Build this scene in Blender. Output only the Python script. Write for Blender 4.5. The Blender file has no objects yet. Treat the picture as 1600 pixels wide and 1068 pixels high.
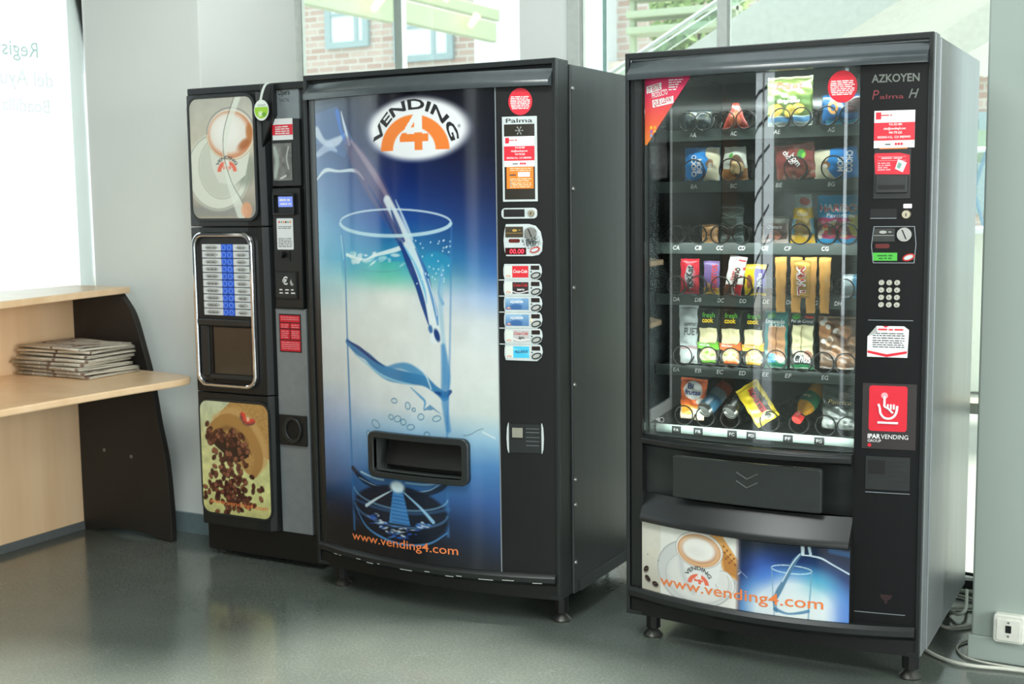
import bpy, bmesh, math, random
import numpy as np
from mathutils import Vector, Matrix
random.seed(7); rng = np.random.default_rng(7)
C = bpy.context.scene.collection
S = bpy.context.scene
PI = math.pi

# ------------------------------------------------------------------ camera
cd = bpy.data.cameras.new('camera'); cam = bpy.data.objects.new('camera', cd); C.objects.link(cam)
S.camera = cam
CH = 1.3924; F = 1951.2
ya, pi_, ro = map(math.radians, (28.4135, 6.4523, -0.7331))
fw = Vector((-math.sin(ya)*math.cos(pi_), math.cos(ya)*math.cos(pi_), -math.sin(pi_)))
rt = Vector((math.cos(ya), math.sin(ya), 0)); up = rt.cross(fw)
R_ = math.cos(ro)*rt + math.sin(ro)*up; U_ = -math.sin(ro)*rt + math.cos(ro)*up
cam.matrix_world = Matrix(((R_.x, U_.x, -fw.x, 0), (R_.y, U_.y, -fw.y, 0), (R_.z, U_.z, -fw.z, CH), (0, 0, 0, 1)))
cd.sensor_width = 36; cd.lens = F*36/1600; cd.clip_start = .05; cd.clip_end = 200
cd.dof.use_dof = True; cd.dof.focus_distance = 3.7; cd.dof.aperture_fstop = 5.0

# ------------------------------------------------------------------ light
w = bpy.data.worlds.new('sky'); S.world = w; w.use_nodes = True
bgn = w.node_tree.nodes['Background']; bgn.inputs[0].default_value = (0.86, 0.97, 1.0, 1); bgn.inputs[1].default_value = 2.4
def area(name, loc, rot, sx, sy, power, col=(1, 1, 1)):
    l = bpy.data.lights.new(name, 'AREA'); l.shape = 'RECTANGLE'; l.size = sx; l.size_y = sy; l.energy = power; l.color = col
    o = bpy.data.objects.new(name, l); C.objects.link(o); o.location = loc; o.rotation_euler = rot
    return o
area('ceiling_lamp', (-1.6, 1.6, 3.12), (0, 0, 0), .9, .9, 60, (.96, 1, .97))
area('ceiling_lamp', (1.6, .2, 3.12), (0, 0, 0), 1.2, 1.2, 50, (.96, 1, .97))
area('fill_right', (4.7, 1.6, 1.7), (0, math.radians(90), 0), 2.4, 3.4, 230, (1, .99, .95))  # added soft fill from the right, brightens the desk and left wall
area('fill_rear', (1.2, -3.6, 2.3), (math.radians(78), 0, math.radians(12)), 3.6, 1.4, 75, (.98, 1, .97))  # added soft fill from behind the camera, lifts the machine fronts
sun = bpy.data.lights.new('sun', 'SUN'); sun.energy = 9; sun.angle = math.radians(9); sun.color = (1, .95, .86)
so = bpy.data.objects.new('sun', sun); C.objects.link(so); so.rotation_euler = Vector((-.20, -.10, -.97)).to_track_quat('-Z', 'Y').to_euler()
S.view_settings.view_transform = 'Standard'; S.view_settings.look = 'None'
S.view_settings.exposure = 0.07; S.view_settings.gamma = 1; S.view_settings.use_curve_mapping = False
S.cycles.max_bounces = 10; S.cycles.diffuse_bounces = 5; S.cycles.glossy_bounces = 5; S.cycles.transparent_max_bounces = 24
S.cycles.transmission_bounces = 8; S.cycles.caustics_reflective = False; S.cycles.caustics_refractive = False
S.cycles.sample_clamp_indirect = 6

# ------------------------------------------------------------------ materials
def lin(c): return tuple(((v/255)/12.92 if v/255 <= .04045 else ((v/255+.055)/1.055)**2.4) for v in c)
MC = {}
def mat(name, rgb, rough=.5, metal=0, spec=.5, coat=0, var=.06, vscale=30, bump=0, bscale=200, emit=0, stretch=None, alpha=None):
    if name in MC: return MC[name]
    m = bpy.data.materials.new(name); m.use_nodes = True; nt = m.node_tree; b = nt.nodes['Principled BSDF']
    c = lin(rgb)
    tc = nt.nodes.new('ShaderNodeTexCoord'); mp = nt.nodes.new('ShaderNodeMapping')
    nt.links.new(tc.outputs['Object'], mp.inputs[0])
    if stretch: mp.inputs['Scale'].default_value = stretch
    n = nt.nodes.new('ShaderNodeTexNoise'); n.inputs['Scale'].default_value = vscale; n.inputs['Detail'].default_value = 3
    nt.links.new(mp.outputs[0], n.inputs['Vector'])
    r = nt.nodes.new('ShaderNodeValToRGB'); r.color_ramp.elements[0].position = .3; r.color_ramp.elements[1].position = .7
    r.color_ramp.elements[0].color = (*[v*(1-var) for v in c], 1); r.color_ramp.elements[1].color = (*[min(1, v*(1+var)) for v in c], 1)
    nt.links.new(n.outputs[0], r.inputs[0]); nt.links.new(r.outputs[0], b.inputs['Base Color'])
    b.inputs['Roughness'].default_value = rough; b.inputs['Metallic'].default_value = metal
    b.inputs['Specular IOR Level'].default_value = spec; b.inputs['Coat Weight'].default_value = coat; b.inputs['Coat Roughness'].default_value = .04
    if bump:
        n2 = nt.nodes.new('ShaderNodeTexNoise'); n2.inputs['Scale'].default_value = bscale; nt.links.new(mp.outputs[0], n2.inputs['Vector'])
        bu = nt.nodes.new('ShaderNodeBump'); bu.inputs['Strength'].default_value = bump; bu.inputs['Distance'].default_value = .002
        nt.links.new(n2.outputs[0], bu.inputs['Height']); nt.links.new(bu.outputs[0], b.inputs['Normal'])
    if emit:
        nt.links.new(r.outputs[0], b.inputs['Emission Color']); b.inputs['Emission Strength'].default_value = emit
    if alpha is not None: b.inputs['Alpha'].default_value = alpha
    MC[name] = m; return m
def printed(name, rough=.35, coat=0, spec=.5, alpha=None):
    if name in MC: return MC[name]
    m = bpy.data.materials.new(name); m.use_nodes = True; nt = m.node_tree; b = nt.nodes['Principled BSDF']
    a = nt.nodes.new('ShaderNodeAttribute'); a.attribute_name = 'print'; nt.links.new(a.outputs['Color'], b.inputs['Base Color'])
    b.inputs['Roughness'].default_value = rough; b.inputs['Coat Weight'].default_value = coat; b.inputs['Coat Roughness'].default_value = .02
    b.inputs['Specular IOR Level'].default_value = spec
    MC[name] = m; return m
def glass(name, tint=(.93, .98, .96), ior=1.5, boost=1.0, haze=0):
    m = bpy.data.materials.new(name); m.use_nodes = True; nt = m.node_tree; nt.nodes.remove(nt.nodes['Principled BSDF'])
    out = nt.nodes['Material Output']; fr = nt.nodes.new('ShaderNodeFresnel'); fr.inputs[0].default_value = ior
    mu = nt.nodes.new('ShaderNodeMath'); mu.operation = 'MULTIPLY'; mu.inputs[1].default_value = boost; mu.use_clamp = True
    nt.links.new(fr.outputs[0], mu.inputs[0])
    t = nt.nodes.new('ShaderNodeBsdfTransparent'); t.inputs[0].default_value = (*tint, 1)
    g = nt.nodes.new('ShaderNodeBsdfGlossy'); g.inputs['Roughness'].default_value = .01
    mx = nt.nodes.new('ShaderNodeMixShader'); nt.links.new(mu.outputs[0], mx.inputs[0]); nt.links.new(t.outputs[0], mx.inputs[1]); nt.links.new(g.outputs[0], mx.inputs[2])
    last = mx
    if haze:
        d = nt.nodes.new('ShaderNodeBsdfDiffuse'); d.inputs[0].default_value = (.8, .85, .85, 1)
        m2 = nt.nodes.new('ShaderNodeMixShader'); m2.inputs[0].default_value = haze
        nt.links.new(mx.outputs[0], m2.inputs[1]); nt.links.new(d.outputs[0], m2.inputs[2]); last = m2
    nt.links.new(last.outputs[0], out.inputs[0]); MC[name] = m; return m

BLK = mat('black_paint', (20, 22, 22), .45, spec=.3, var=.08, vscale=14, bump=.15, bscale=900)
BLKG = mat('dark_grey_paint', (34, 38, 38), .33, var=.06, bump=.1, bscale=900)
BLKD = mat('deep_black', (9, 10, 10), .5)
SKIRT = mat('dark_plastic', (24, 27, 27), .35, bump=.1, bscale=700)
SIDE = mat('cabinet_side_paint', (72, 76, 76), .36, metal=.35, var=.10, vscale=3, stretch=(1, 6, .5), bump=.12, bscale=700)
SIDE3 = mat('silver_side_paint', (160, 166, 168), .34, metal=.75, var=.05, vscale=3, stretch=(1, 8, .4), bump=.1, bscale=600)
SILV = mat('silver_paint', (138, 146, 150), .38, metal=.3)
LSILV = mat('light_silver_plastic', (196, 205, 205), .4)
CHROME = mat('chrome', (225, 225, 225), .08, metal=1)
STEEL = mat('steel', (170, 170, 165), .3, metal=1)
WHITE = mat('white_label', (236, 238, 238), .5, var=.02)
RED = mat('red_label', (222, 40, 58), .4, var=.03)
ORANGE = mat('orange_label', (240, 130, 40), .4, var=.03)
ORTXT = mat('orange_ink', (236, 132, 74), .4, var=.02)
GRTXT = mat('grey_ink', (70, 74, 76), .5)
BKTXT = mat('black_ink', (22, 22, 24), .5)
WTXT = mat('white_ink', (240, 240, 240), .5)
REDTXT = mat('red_ink', (200, 40, 45), .5)
DKRED = mat('dark_red_window', (96, 34, 30), .25)
GREYIN = mat('machine_interior', (44, 50, 50), .4)
COIL = mat('coil_wire', (20, 20, 20), .35, metal=.3)
CLEAR = None

# ------------------------------------------------------------------ mesh helpers
class MB:
    def __init__(s): s.bm = bmesh.new()
    def vf(s, vs, fs):
        v = [s.bm.verts.new(p) for p in vs]
        for f in fs:
            try: s.bm.faces.new([v[i] for i in f])
            except ValueError: pass
        return s
    def box(s, x0, x1, y0, y1, z0, z1):
        return s.vf([(x, y, z) for x in (x0, x1) for y in (y0, y1) for z in (z0, z1)],
                    [(0, 1, 3, 2), (4, 6, 7, 5), (0, 4, 5, 1), (2, 3, 7, 6), (0, 2, 6, 4), (1, 5, 7, 3)])
    def prism(s, poly, a0, a1, axis='y'):
        # poly: 2d outline; axis: extrusion axis
        mp = {'y': lambda p, a: (p[0], a, p[1]), 'x': lambda p, a: (a, p[0], p[1]), 'z': lambda p, a: (p[0], p[1], a)}[axis]
        n = len(poly)
        return s.vf([mp(p, a0) for p in poly]+[mp(p, a1) for p in poly],
                    [tuple(range(n)), tuple(range(2*n-1, n-1, -1))]+[(i, i+n, (i+1) % n+n, (i+1) % n) for i in range(n)])
    def ring(s, outer, inner, y0, y1, axis='y'):
        mp = {'y': lambda p, a: (p[0], a, p[1]), 'z': lambda p, a: (p[0], p[1], a)}[axis]
        n = len(outer)
        vs = [mp(p, y0) for p in outer]+[mp(p, y0) for p in inner]+[mp(p, y1) for p in outer]+[mp(p, y1) for p in inner]
        fs = []
        for i in range(n):
            j = (i+1) % n
            fs += [(i, j, n+j, n+i), (2*n+i, 3*n+i, 3*n+j, 2*n+j), (i, 2*n+i, 2*n+j, j), (n+i, n+j, 3*n+j, 3*n+i)]
        return s.vf(vs, fs)
    def cyl(s, p0, p1, r0, r1=None, n=20, cap=True):
        r1 = r0 if r1 is None else r1
        p0, p1 = Vector(p0), Vector(p1); d = (p1-p0).normalized()
        a = d.orthogonal().normalized(); b = d.cross(a)
        vs = [p0+(a*math.cos(t)+b*math.sin(t))*r0 for t in [2*PI*i/n for i in range(n)]]
        vs += [p1+(a*math.cos(t)+b*math.sin(t))*r1 for t in [2*PI*i/n for i in range(n)]]
        fs = [(i, (i+1) % n, n+(i+1) % n, n+i) for i in range(n)]
        if cap: fs += [tuple(range(n-1, -1, -1)), tuple(range(n, 2*n))]
        return s.vf([tuple(v) for v in vs], fs)
    def lathe(s, prof, c=(0, 0), n=24):
        vs = [(c[0]+r*math.cos(2*PI*i/n), c[1]+r*math.sin(2*PI*i/n), z) for r, z in prof for i in range(n)]
        m = len(prof)
        fs = [(k*n+i, k*n+(i+1) % n, (k+1)*n+(i+1) % n, (k+1)*n+i) for k in range(m-1) for i in range(n)]
        fs += [tuple(range(n-1, -1, -1)), tuple(range((m-1)*n, m*n))]
        return s.vf(vs, fs)
    def tube(s, pts, r, n=6, closed=False):
        P = [Vector(p) for p in pts]; m = len(P); vs = []
        prev = None
        for i in range(m):
            t = (P[(i+1) % m]-P[i-1]) if closed else (P[min(i+1, m-1)]-P[max(i-1, 0)])
            t.normalize()
            a = t.orthogonal().normalized() if prev is None else (prev-t*prev.dot(t)).normalized()
            prev = a; b = t.cross(a)
            rr = r[i] if isinstance(r, (list, tuple)) else r
            vs += [tuple(P[i]+(a*math.cos(2*PI*k/n)+b*math.sin(2*PI*k/n))*rr) for k in range(n)]
        fs = [(i*n+k, i*n+(k+1) % n, ((i+1) % m)*n+(k+1) % n, ((i+1) % m)*n+k) for i in range(m if closed else m-1) for k in range(n)]
        if not closed: fs += [tuple(range(n-1, -1, -1)), tuple(range((m-1)*n, m*n))]
        return s.vf(vs, fs)
    def slice_x(s, step=.03):
        xs = [v.co.x for v in s.bm.verts]
        x = math.floor(min(xs)/step)*step+step
        while x < max(xs)-1e-5:
            bmesh.ops.bisect_plane(s.bm, geom=s.bm.verts[:]+s.bm.edges[:]+s.bm.faces[:], plane_co=(x, 0, 0), plane_no=(1, 0, 0), dist=1e-6)
            x += step
        return s
def build(name, mb, m, parent=None, warp=None, bevel=0, smooth=False, label=None, step=.03, mtx=None, norm=True):
    if warp:
        if step: mb.slice_x(step)
        for v in mb.bm.verts: v.co = Vector((v.co.x, v.co.y-warp(v.co.x), v.co.z))
    if mtx is not None: mb.bm.transform(mtx)
    if norm: bmesh.ops.recalc_face_normals(mb.bm, faces=mb.bm.faces[:])
    me = bpy.data.meshes.new(name); mb.bm.to_mesh(me); mb.bm.free()
    o = bpy.data.objects.new(name, me); C.objects.link(o); me.materials.append(m)
    if parent: o.parent = parent
    if smooth:
        me.shade_smooth()
        if smooth != 'all': me.set_sharp_from_angle(angle=math.radians(40))
    if bevel:
        b = o.modifiers.new('bevel', 'BEVEL'); b.width = bevel; b.segments = 2; b.limit_method = 'ANGLE'; b.angle_limit = math.radians(45)
    if label: o['label'] = label
    return o
def tag(o, label=None, cat=None, group=None, kind=None):
    if label: o['label'] = label
    if cat: o['category'] = cat
    if group: o['group'] = group
    if kind: o['kind'] = kind
    return o
def thing(name, label, cat, loc=(0, 0, 0), rot=(0, 0, 0), group=None):
    o = bpy.data.objects.new(name, None); C.objects.link(o); o.location = loc; o.rotation_euler = rot; o.empty_display_size = .05
    return tag(o, label, cat, group)
def struct(name, mb, m, parent=None, **k):
    o = build(name, mb, m, parent, **k)
    if not parent: o['kind'] = 'structure'
    return o
def rrect(x0, x1, z0, z1, r, n=5):
    pts = []
    for cx, cz, a in ((x1-r, z1-r, 0), (x0+r, z1-r, 90), (x0+r, z0+r, 180), (x1-r, z0+r, 270)):
        for i in range(n+1):
            t = math.radians(a+90*i/n); pts.append((cx+r*math.cos(t), cz+r*math.sin(t)))
    return pts
def ell(cx, cz, rx, rz, n=24, rot=0):
    return [(cx+rx*math.cos(t)*math.cos(rot)-rz*math.sin(t)*math.sin(rot), cz+rx*math.cos(t)*math.sin(rot)+rz*math.sin(t)*math.cos(rot)) for t in [2*PI*i/n for i in range(n)]]

# ------------------------------------------------------------------ lettering
def text_mb(s, h, w=None, shear=0, bold=0, align='l', spacing=1.0):
    """flat lettering in (x, z), cap height h, lower left at 0,0; w fits the total width"""
    cu = bpy.data.curves.new('t', 'FONT'); cu.body = s; cu.size = h/.70; cu.offset = bold*h; cu.shear = shear; cu.space_character = spacing
    cu.resolution_u = 3
    ob = bpy.data.objects.new('t', cu); me = bpy.data.meshes.new_from_object(ob)
    vs = [(v.co.x, v.co.y) for v in me.vertices]; fs = [tuple(p.vertices) for p in me.polygons]
    bpy.data.objects.remove(ob); bpy.data.curves.remove(cu); bpy.data.meshes.remove(me)
    if not vs: return [], []
    x0 = min(v[0] for v in vs); x1 = max(v[0] for v in vs)
    k = (w/(x1-x0)) if w else 1; W = (x1-x0)*k
    o = {'l': 0, 'c': -W/2, 'r': -W}[align]
    return [((x-x0)*k+o, y) for x, y in vs], fs
def lettering(parent, s, x, z, h, m, y=-.001, w=None, rot=0, arc=None, warp=None, name='lettering', mirror=False, mb=None, fmap=None, **k):
    vs, fs = text_mb(s, h, w, **k)
    own = mb is None
    if own: mb = MB()
    out = []
    for a, b in vs:
        if arc:  # bend along a circle of radius arc (positive: reads over the top), centre x,z
            R = abs(arc); t = a/R
            if arc > 0: a, b = (R+b)*math.sin(t), (R+b)*math.cos(t)
            else: a, b = (R-b)*math.sin(t), -(R-b)*math.cos(t)
        if mirror: a = -a
        a, b = a*math.cos(rot)-b*math.sin(rot), a*math.sin(rot)+b*math.cos(rot)
        out.append(fmap(x+a, z+b) if fmap else (x+a, y, z+b))
    mb.vf(out, fs)
    if own: return build(name, mb, m, parent, warp=warp, step=0, norm=False)
def words(mb, x0, x1, z, h, y=-.001, seed=0, fill=1.0):
    """a line of print too small to read: short strokes"""
    r = random.Random(seed+int(z*1e4)); x = x0
    while x < x1-h:
        l = r.uniform(1.0, 4.0)*h*1.1
        if x+l > x1: l = x1-x
        mb.box(x, x+l*fill, y-.0002, y, z, z+h*r.uniform(.55, .7)); x += l+h*.55
def cr(pts, n=6):
    out = []; P = [pts[0]]+list(pts)+[pts[-1]]
    for i in range(1, len(P)-2):
        for k in range(n):
            t = k/n; q = []
            for a in range(len(P[0])):
                p0, p1, p2, p3 = (P[i+j][a] for j in (-1, 0, 1, 2)); q.append(.5*(2*p1+(p2-p0)*t+(2*p0-5*p1+4*p2-p3)*t*t+(3*p1-p0-3*p2+p3)*t**3))
            out.append(tuple(q))
    return out+[tuple(pts[-1])]
# ------------------------------------------------------------------ painted prints
def sm(e0, e1, x):
    t = np.clip((x-e0)/(e1-e0+1e-12), 0, 1); return t*t*(3-2*t)
def fbm(X, Z, s, seed=0, oct=4):
    g = np.random.default_rng(seed); out = 0; amp = .5; tot = 0
    for o in range(oct):
        f = s*2**o; gr = g.random((64, 64)); u = X*f+g.random()*50; v = Z*f+g.random()*50
        i = np.floor(u).astype(int); j = np.floor(v).astype(int); fu = u-i; fv = v-j; fu = fu*fu*(3-2*fu); fv = fv*fv*(3-2*fv)
        a = gr[i % 64, j % 64]; b = gr[(i+1) % 64, j % 64]; c = gr[i % 64, (j+1) % 64]; d = gr[(i+1) % 64, (j+1) % 64]
        out = out+amp*((a*(1-fu)+b*fu)*(1-fv)+(c*(1-fu)+d*fu)*fv); tot += amp; amp *= .5
    return out/tot
class Canvas:
    def __init__(s, x0, x1, z0, z1, dens, base=(255, 255, 255)):
        nx = max(3, int((x1-x0)*dens)); nz = max(3, int((z1-z0)*dens)); s.px = 1/dens
        s.X, s.Z = np.meshgrid(np.linspace(x0, x1, nx), np.linspace(z0, z1, nz)); s.A = np.zeros(s.X.shape+(3,)); s.A[:] = base
    def mix(s, m, c):
        m = np.clip(m, 0, 1)[..., None]; s.A = s.A*(1-m)+np.asarray(c, float)*m; return s
    def r2(s, cx, cz, rx, rz, rot=0):
        dx, dz = s.X-cx, s.Z-cz; c, n = math.cos(rot), math.sin(rot)
        return np.sqrt(((dx*c+dz*n)/rx)**2+((-dx*n+dz*c)/rz)**2)
    def ellipse(s, cx, cz, rx, rz, c, soft=None, al=1, rot=0):
        r = s.r2(cx, cz, rx, rz, rot); so = (soft or s.px)/min(rx, rz); return s.mix((1-sm(1-so/2, 1+so/2, r))*al, c)
    def oring(s, cx, cz, rx, rz, wd, c, al=1, rot=0, soft=None, half=None):
        r = s.r2(cx, cz, rx, rz, rot); c_, n_ = math.cos(rot), math.sin(rot); dx, dz = s.X-cx, s.Z-cz; g = np.sqrt(((dx*c_+dz*n_)/rx**2)**2+((-dx*n_+dz*c_)/rz**2)**2)/np.maximum(r, 1e-6); d = np.abs(r-1)/np.maximum(g, 1e-6); so = soft or s.px
        m = 1-sm(wd/2-so/2, wd/2+so/2, d)
        if half == 'top': m = m*(s.Z > cz)
        if half == 'bot': m = m*(s.Z < cz)
        return s.mix(m*al, c)
    def line(s, pts, wd, c, al=1, soft=None):
        """wd: width or list of widths per point"""
        so = soft or s.px; best = np.full(s.X.shape, 1e9)
        W = wd if isinstance(wd, (list, tuple)) else [wd]*len(pts)
        if len(pts) > 2:
            q = cr([(p[0], p[1], w_) for p, w_ in zip(pts, W)], 5); pts = [(p[0], p[1]) for p in q]; W = [max(p[2], .0005) for p in q]
        for (a, b), (p, q), w0, w1 in zip(pts[:-1], pts[1:], W[:-1], W[1:]):
            dx, dz = p-a, q-b; L = dx*dx+dz*dz+1e-12; t = np.clip(((s.X-a)*dx+(s.Z-b)*dz)/L, 0, 1)
            d = np.hypot(s.X-a-t*dx, s.Z-b-t*dz)-(w0+(w1-w0)*t)/2; best = np.minimum(best, d)
        return s.mix((1-sm(-so/2, so/2, best))*al, c)
    def poly(s, pts, c, al=1):
        ins = np.zeros(s.X.shape, bool); n = len(pts)
        for i in range(n):
            (a, b), (p, q) = pts[i], pts[(i+1) % n]
            cond = ((b > s.Z) != (q > s.Z)) & (s.X < (p-a)*(s.Z-b)/((q-b) or 1e-12)+a); ins ^= cond
        return s.mix(ins*al, c)
    def rect(s, x0, x1, z0, z1, c, al=1, soft=None):
        so = soft or s.px
        m = sm(x0-so/2, x0+so/2, s.X)*(1-sm(x1-so/2, x1+so/2, s.X))*sm(z0-so/2, z0+so/2, s.Z)*(1-sm(z1-so/2, z1+so/2, s.Z)); return s.mix(m*al, c)
    def ramp(s, stops, axis='z', m=None):
        V = s.Z if axis == 'z' else s.X; st = sorted(stops); xs = [a for a, _ in st]
        G = np.stack([np.interp(V, xs, [c[k] for _, c in st]) for k in range(3)], -1)
        if m is None: s.A = G
        else: s.A = s.A*(1-m[..., None])+G*m[..., None]
        return s
    def mottle(s, sc, amt, seed=0):
        s.A = s.A*(1+amt*(fbm(s.X, s.Z, sc, seed)[..., None]-.5)*2); return s
def print_sheet(name, cv, m, parent, warp=None, y=0, keep=None, fmap=None, label=None, back=0, smooth=True):
    X, Z = cv.X, cv.Z; nz, nx = X.shape
    if fmap is not None: co = fmap(X, Z)
    else: co = np.stack([X, np.full(X.shape, y, float), Z], -1)
    if warp: co[..., 1] -= np.vectorize(warp)(X)
    co = co.reshape(-1, 3).astype(np.float32)
    idx = np.arange(nx*nz).reshape(nz, nx)
    q = np.stack([idx[:-1, :-1], idx[:-1, 1:], idx[1:, 1:], idx[1:, :-1]], -1).reshape(-1, 4)
    if keep is not None:
        cx = (X[:-1, :-1]+X[1:, 1:])/2; cz = (Z[:-1, :-1]+Z[1:, 1:])/2; q = q[keep(cx, cz).reshape(-1)]
    col = np.clip(cv.A.reshape(-1, 3)/255, 0, 1); col = np.where(col <= .04045, col/12.92, ((col+.055)/1.055)**2.4)
    me = bpy.data.meshes.new(name); me.vertices.add(len(co)); me.vertices.foreach_set('co', co.ravel())
    me.loops.add(q.size); me.loops.foreach_set('vertex_index', q.ravel().astype(np.int32))
    me.polygons.add(len(q)); me.polygons.foreach_set('loop_start', np.arange(0, q.size, 4, dtype=np.int32))
    me.update(calc_edges=True)
    at = me.color_attributes.new('print', 'FLOAT_COLOR', 'POINT'); at.data.foreach_set('color', np.concatenate([col, np.ones((len(col), 1))], 1).astype(np.float32).ravel())
    me.materials.append(m)
    if smooth: me.shade_smooth()
    o = bpy.data.objects.new(name, me); C.objects.link(o)
    if parent: o.parent = parent
    if label: o['label'] = label
    return o
def in_rr(x0, x1, z0, z1, r):
    def f(X, Z):
        dx = np.maximum(np.abs(X-(x0+x1)/2)-((x1-x0)/2-r), 0); dz = np.maximum(np.abs(Z-(z0+z1)/2)-((z1-z0)/2-r), 0); return np.hypot(dx, dz) <= r
    return f
def logo_arc(cv, cx, cz, k, org=(243, 134, 62), wht=(238, 240, 240)):
    """orange half ring with a 4 in it; k: outer half width"""
    ro = cv.r2(cx, cz, k, k*.86); ri = cv.r2(cx, cz, k*.62, k*.56)
    e = cv.px/k
    arc = (1-sm(1-e, 1+e, ro))*sm(1-e*1.6, 1+e*1.6, ri)*(cv.Z > cz)
    d = Canvas.__new__(Canvas); d.X, d.Z, d.px = cv.X, cv.Z, cv.px; d.A = np.zeros(cv.X.shape+(3,))
    f = lambda a, b: (cx+a*k, cz+b*k)
    d.poly([f(.02, .88), f(.26, .88), f(.26, .40), f(.42, .40), f(.42, .20), f(.26, .20), f(.26, .0), f(.02, .0), f(.02, .20), f(-.40, .20), f(-.40, .34)], (1, 1, 1))
    d.poly([f(.02, .68), f(.02, .40), f(-.20, .40)], (0, 0, 0))
    four = d.A[..., 0]
    cv.mix(arc, org); inarc = sm(.42, .44, (cv.Z-cz)/k)*1.0
    cv.mix(four*(1-inarc), org); cv.mix(four*inarc, wht)

# ================================================================== THE SETTING
def floor_mat():
    m = bpy.data.materials.new('polished_floor'); m.use_nodes = True; nt = m.node_tree; b = nt.nodes['Principled BSDF']; L = nt.links
    tc = nt.nodes.new('ShaderNodeTexCoord')
    n = nt.nodes.new('ShaderNodeTexNoise'); n.inputs['Scale'].default_value = 1.3; n.inputs['Detail'].default_value = 8; L.new(tc.outputs['Object'], n.inputs[0])
    r = nt.nodes.new('ShaderNodeValToRGB'); r.color_ramp.elements[0].position = .3; r.color_ramp.elements[1].position = .72
    r.color_ramp.elements[0].color = (*lin((84, 92, 87)), 1); r.color_ramp.elements[1].color = (*lin((108, 116, 110)), 1); L.new(n.outputs[0], r.inputs[0])
    v = nt.nodes.new('ShaderNodeTexNoise'); v.inputs['Scale'].default_value = 120; v.inputs['Detail'].default_value = 2; L.new(tc.outputs['Object'], v.inputs[0])
    r2 = nt.nodes.new('ShaderNodeValToRGB'); r2.color_ramp.elements[0].position = .45; r2.color_ramp.elements[1].position = .75
    r2.color_ramp.elements[0].color = (.85, .85, .85, 1); r2.color_ramp.elements[1].color = (1.15, 1.15, 1.12, 1); L.new(v.outputs[0], r2.inputs[0])
    mx = nt.nodes.new('ShaderNodeMix'); mx.data_type = 'RGBA'; mx.blend_type = 'MULTIPLY'; mx.inputs[0].default_value = 1
    L.new(r.outputs[0], mx.inputs['A']); L.new(r2.outputs[0], mx.inputs['B']); sc_ = nt.nodes.new('ShaderNodeTexVoronoi'); sc_.feature = 'DISTANCE_TO_EDGE'; sc_.inputs['Scale'].default_value = 4.5
    wv = nt.nodes.new('ShaderNodeTexNoise'); wv.inputs['Scale'].default_value = 3; L.new(tc.outputs['Object'], wv.inputs[0]); av = nt.nodes.new('ShaderNodeVectorMath'); av.operation = 'ADD'; L.new(tc.outputs['Object'], av.inputs[0]); L.new(wv.outputs['Color'], av.inputs[1]); L.new(av.outputs[0], sc_.inputs['Vector'])
    rs_ = nt.nodes.new('ShaderNodeValToRGB'); rs_.color_ramp.elements[0].position = .0; rs_.color_ramp.elements[0].color = (.35, .35, .35, 1); rs_.color_ramp.elements[1].position = .006; rs_.color_ramp.elements[1].color = (0, 0, 0, 1); L.new(sc_.outputs['Distance'], rs_.inputs[0])
    mk = nt.nodes.new('ShaderNodeMath'); mk.operation = 'MULTIPLY'; L.new(rs_.outputs[0], mk.inputs[0]); L.new(r.outputs[0], mk.inputs[1]); 
    mx2 = nt.nodes.new('ShaderNodeMix'); mx2.data_type = 'RGBA'; L.new(mk.outputs[0], mx2.inputs[0]); L.new(mx.outputs['Result'], mx2.inputs['A']); mx2.inputs['B'].default_value = (.6, .62, .6, 1); L.new(mx2.outputs['Result'], b.inputs['Base Color'])
    mp = nt.nodes.new('ShaderNodeMapping'); mp.inputs['Scale'].default_value = (1, 1, 1); L.new(tc.outputs['Object'], mp.inputs[0])
    n3 = nt.nodes.new('ShaderNodeTexNoise'); n3.inputs['Scale'].default_value = 5; n3.inputs['Detail'].default_value = 6; L.new(mp.outputs[0], n3.inputs[0])
    r3 = nt.nodes.new('ShaderNodeMapRange'); r3.inputs['To Min'].default_value = .06; r3.inputs['To Max'].default_value = .24; L.new(n3.outputs[0], r3.inputs[0]); L.new(r3.outputs[0], b.inputs['Roughness'])
    bu = nt.nodes.new('ShaderNodeBump'); bu.inputs['Strength'].default_value = .05; bu.inputs['Distance'].default_value = .002; L.new(v.outputs[0], bu.inputs['Height']); L.new(bu.outputs[0], b.inputs['Normal'])
    b.inputs['Specular IOR Level'].default_value = .85
    return m
def brick_mat():
    m = bpy.data.materials.new('pale_brick'); m.use_nodes = True; nt = m.node_tree; b = nt.nodes['Principled BSDF']; L = nt.links
    tc = nt.nodes.new('ShaderNodeTexCoord'); mp = nt.nodes.new('ShaderNodeMapping'); mp.inputs['Rotation'].default_value = (PI/2, 0, 0); L.new(tc.outputs['Object'], mp.inputs[0])
    k = nt.nodes.new('ShaderNodeTexBrick'); k.inputs['Scale'].default_value = 1; k.inputs['Brick Width'].default_value = .26; k.inputs['Row Height'].default_value = .085; k.inputs['Mortar Size'].default_value = .012
    k.inputs['Color1'].default_value = (*lin((178, 146, 136)), 1); k.inputs['Color2'].default_value = (*lin((198, 176, 166)), 1); k.inputs['Mortar'].default_value = (*lin((200, 196, 190)), 1)
    L.new(mp.outputs[0], k.inputs['Vector']); L.new(k.outputs[0], b.inputs['Base Color']); b.inputs['Roughness'].default_value = .9
    return m
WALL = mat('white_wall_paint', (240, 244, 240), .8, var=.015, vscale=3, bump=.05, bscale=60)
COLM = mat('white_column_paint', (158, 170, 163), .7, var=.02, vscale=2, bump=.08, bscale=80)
ALU = mat('aluminium_frame', (206, 212, 206), .4)
FROST = mat('frosted_panel', (214, 234, 228), .6, var=.01)
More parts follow.
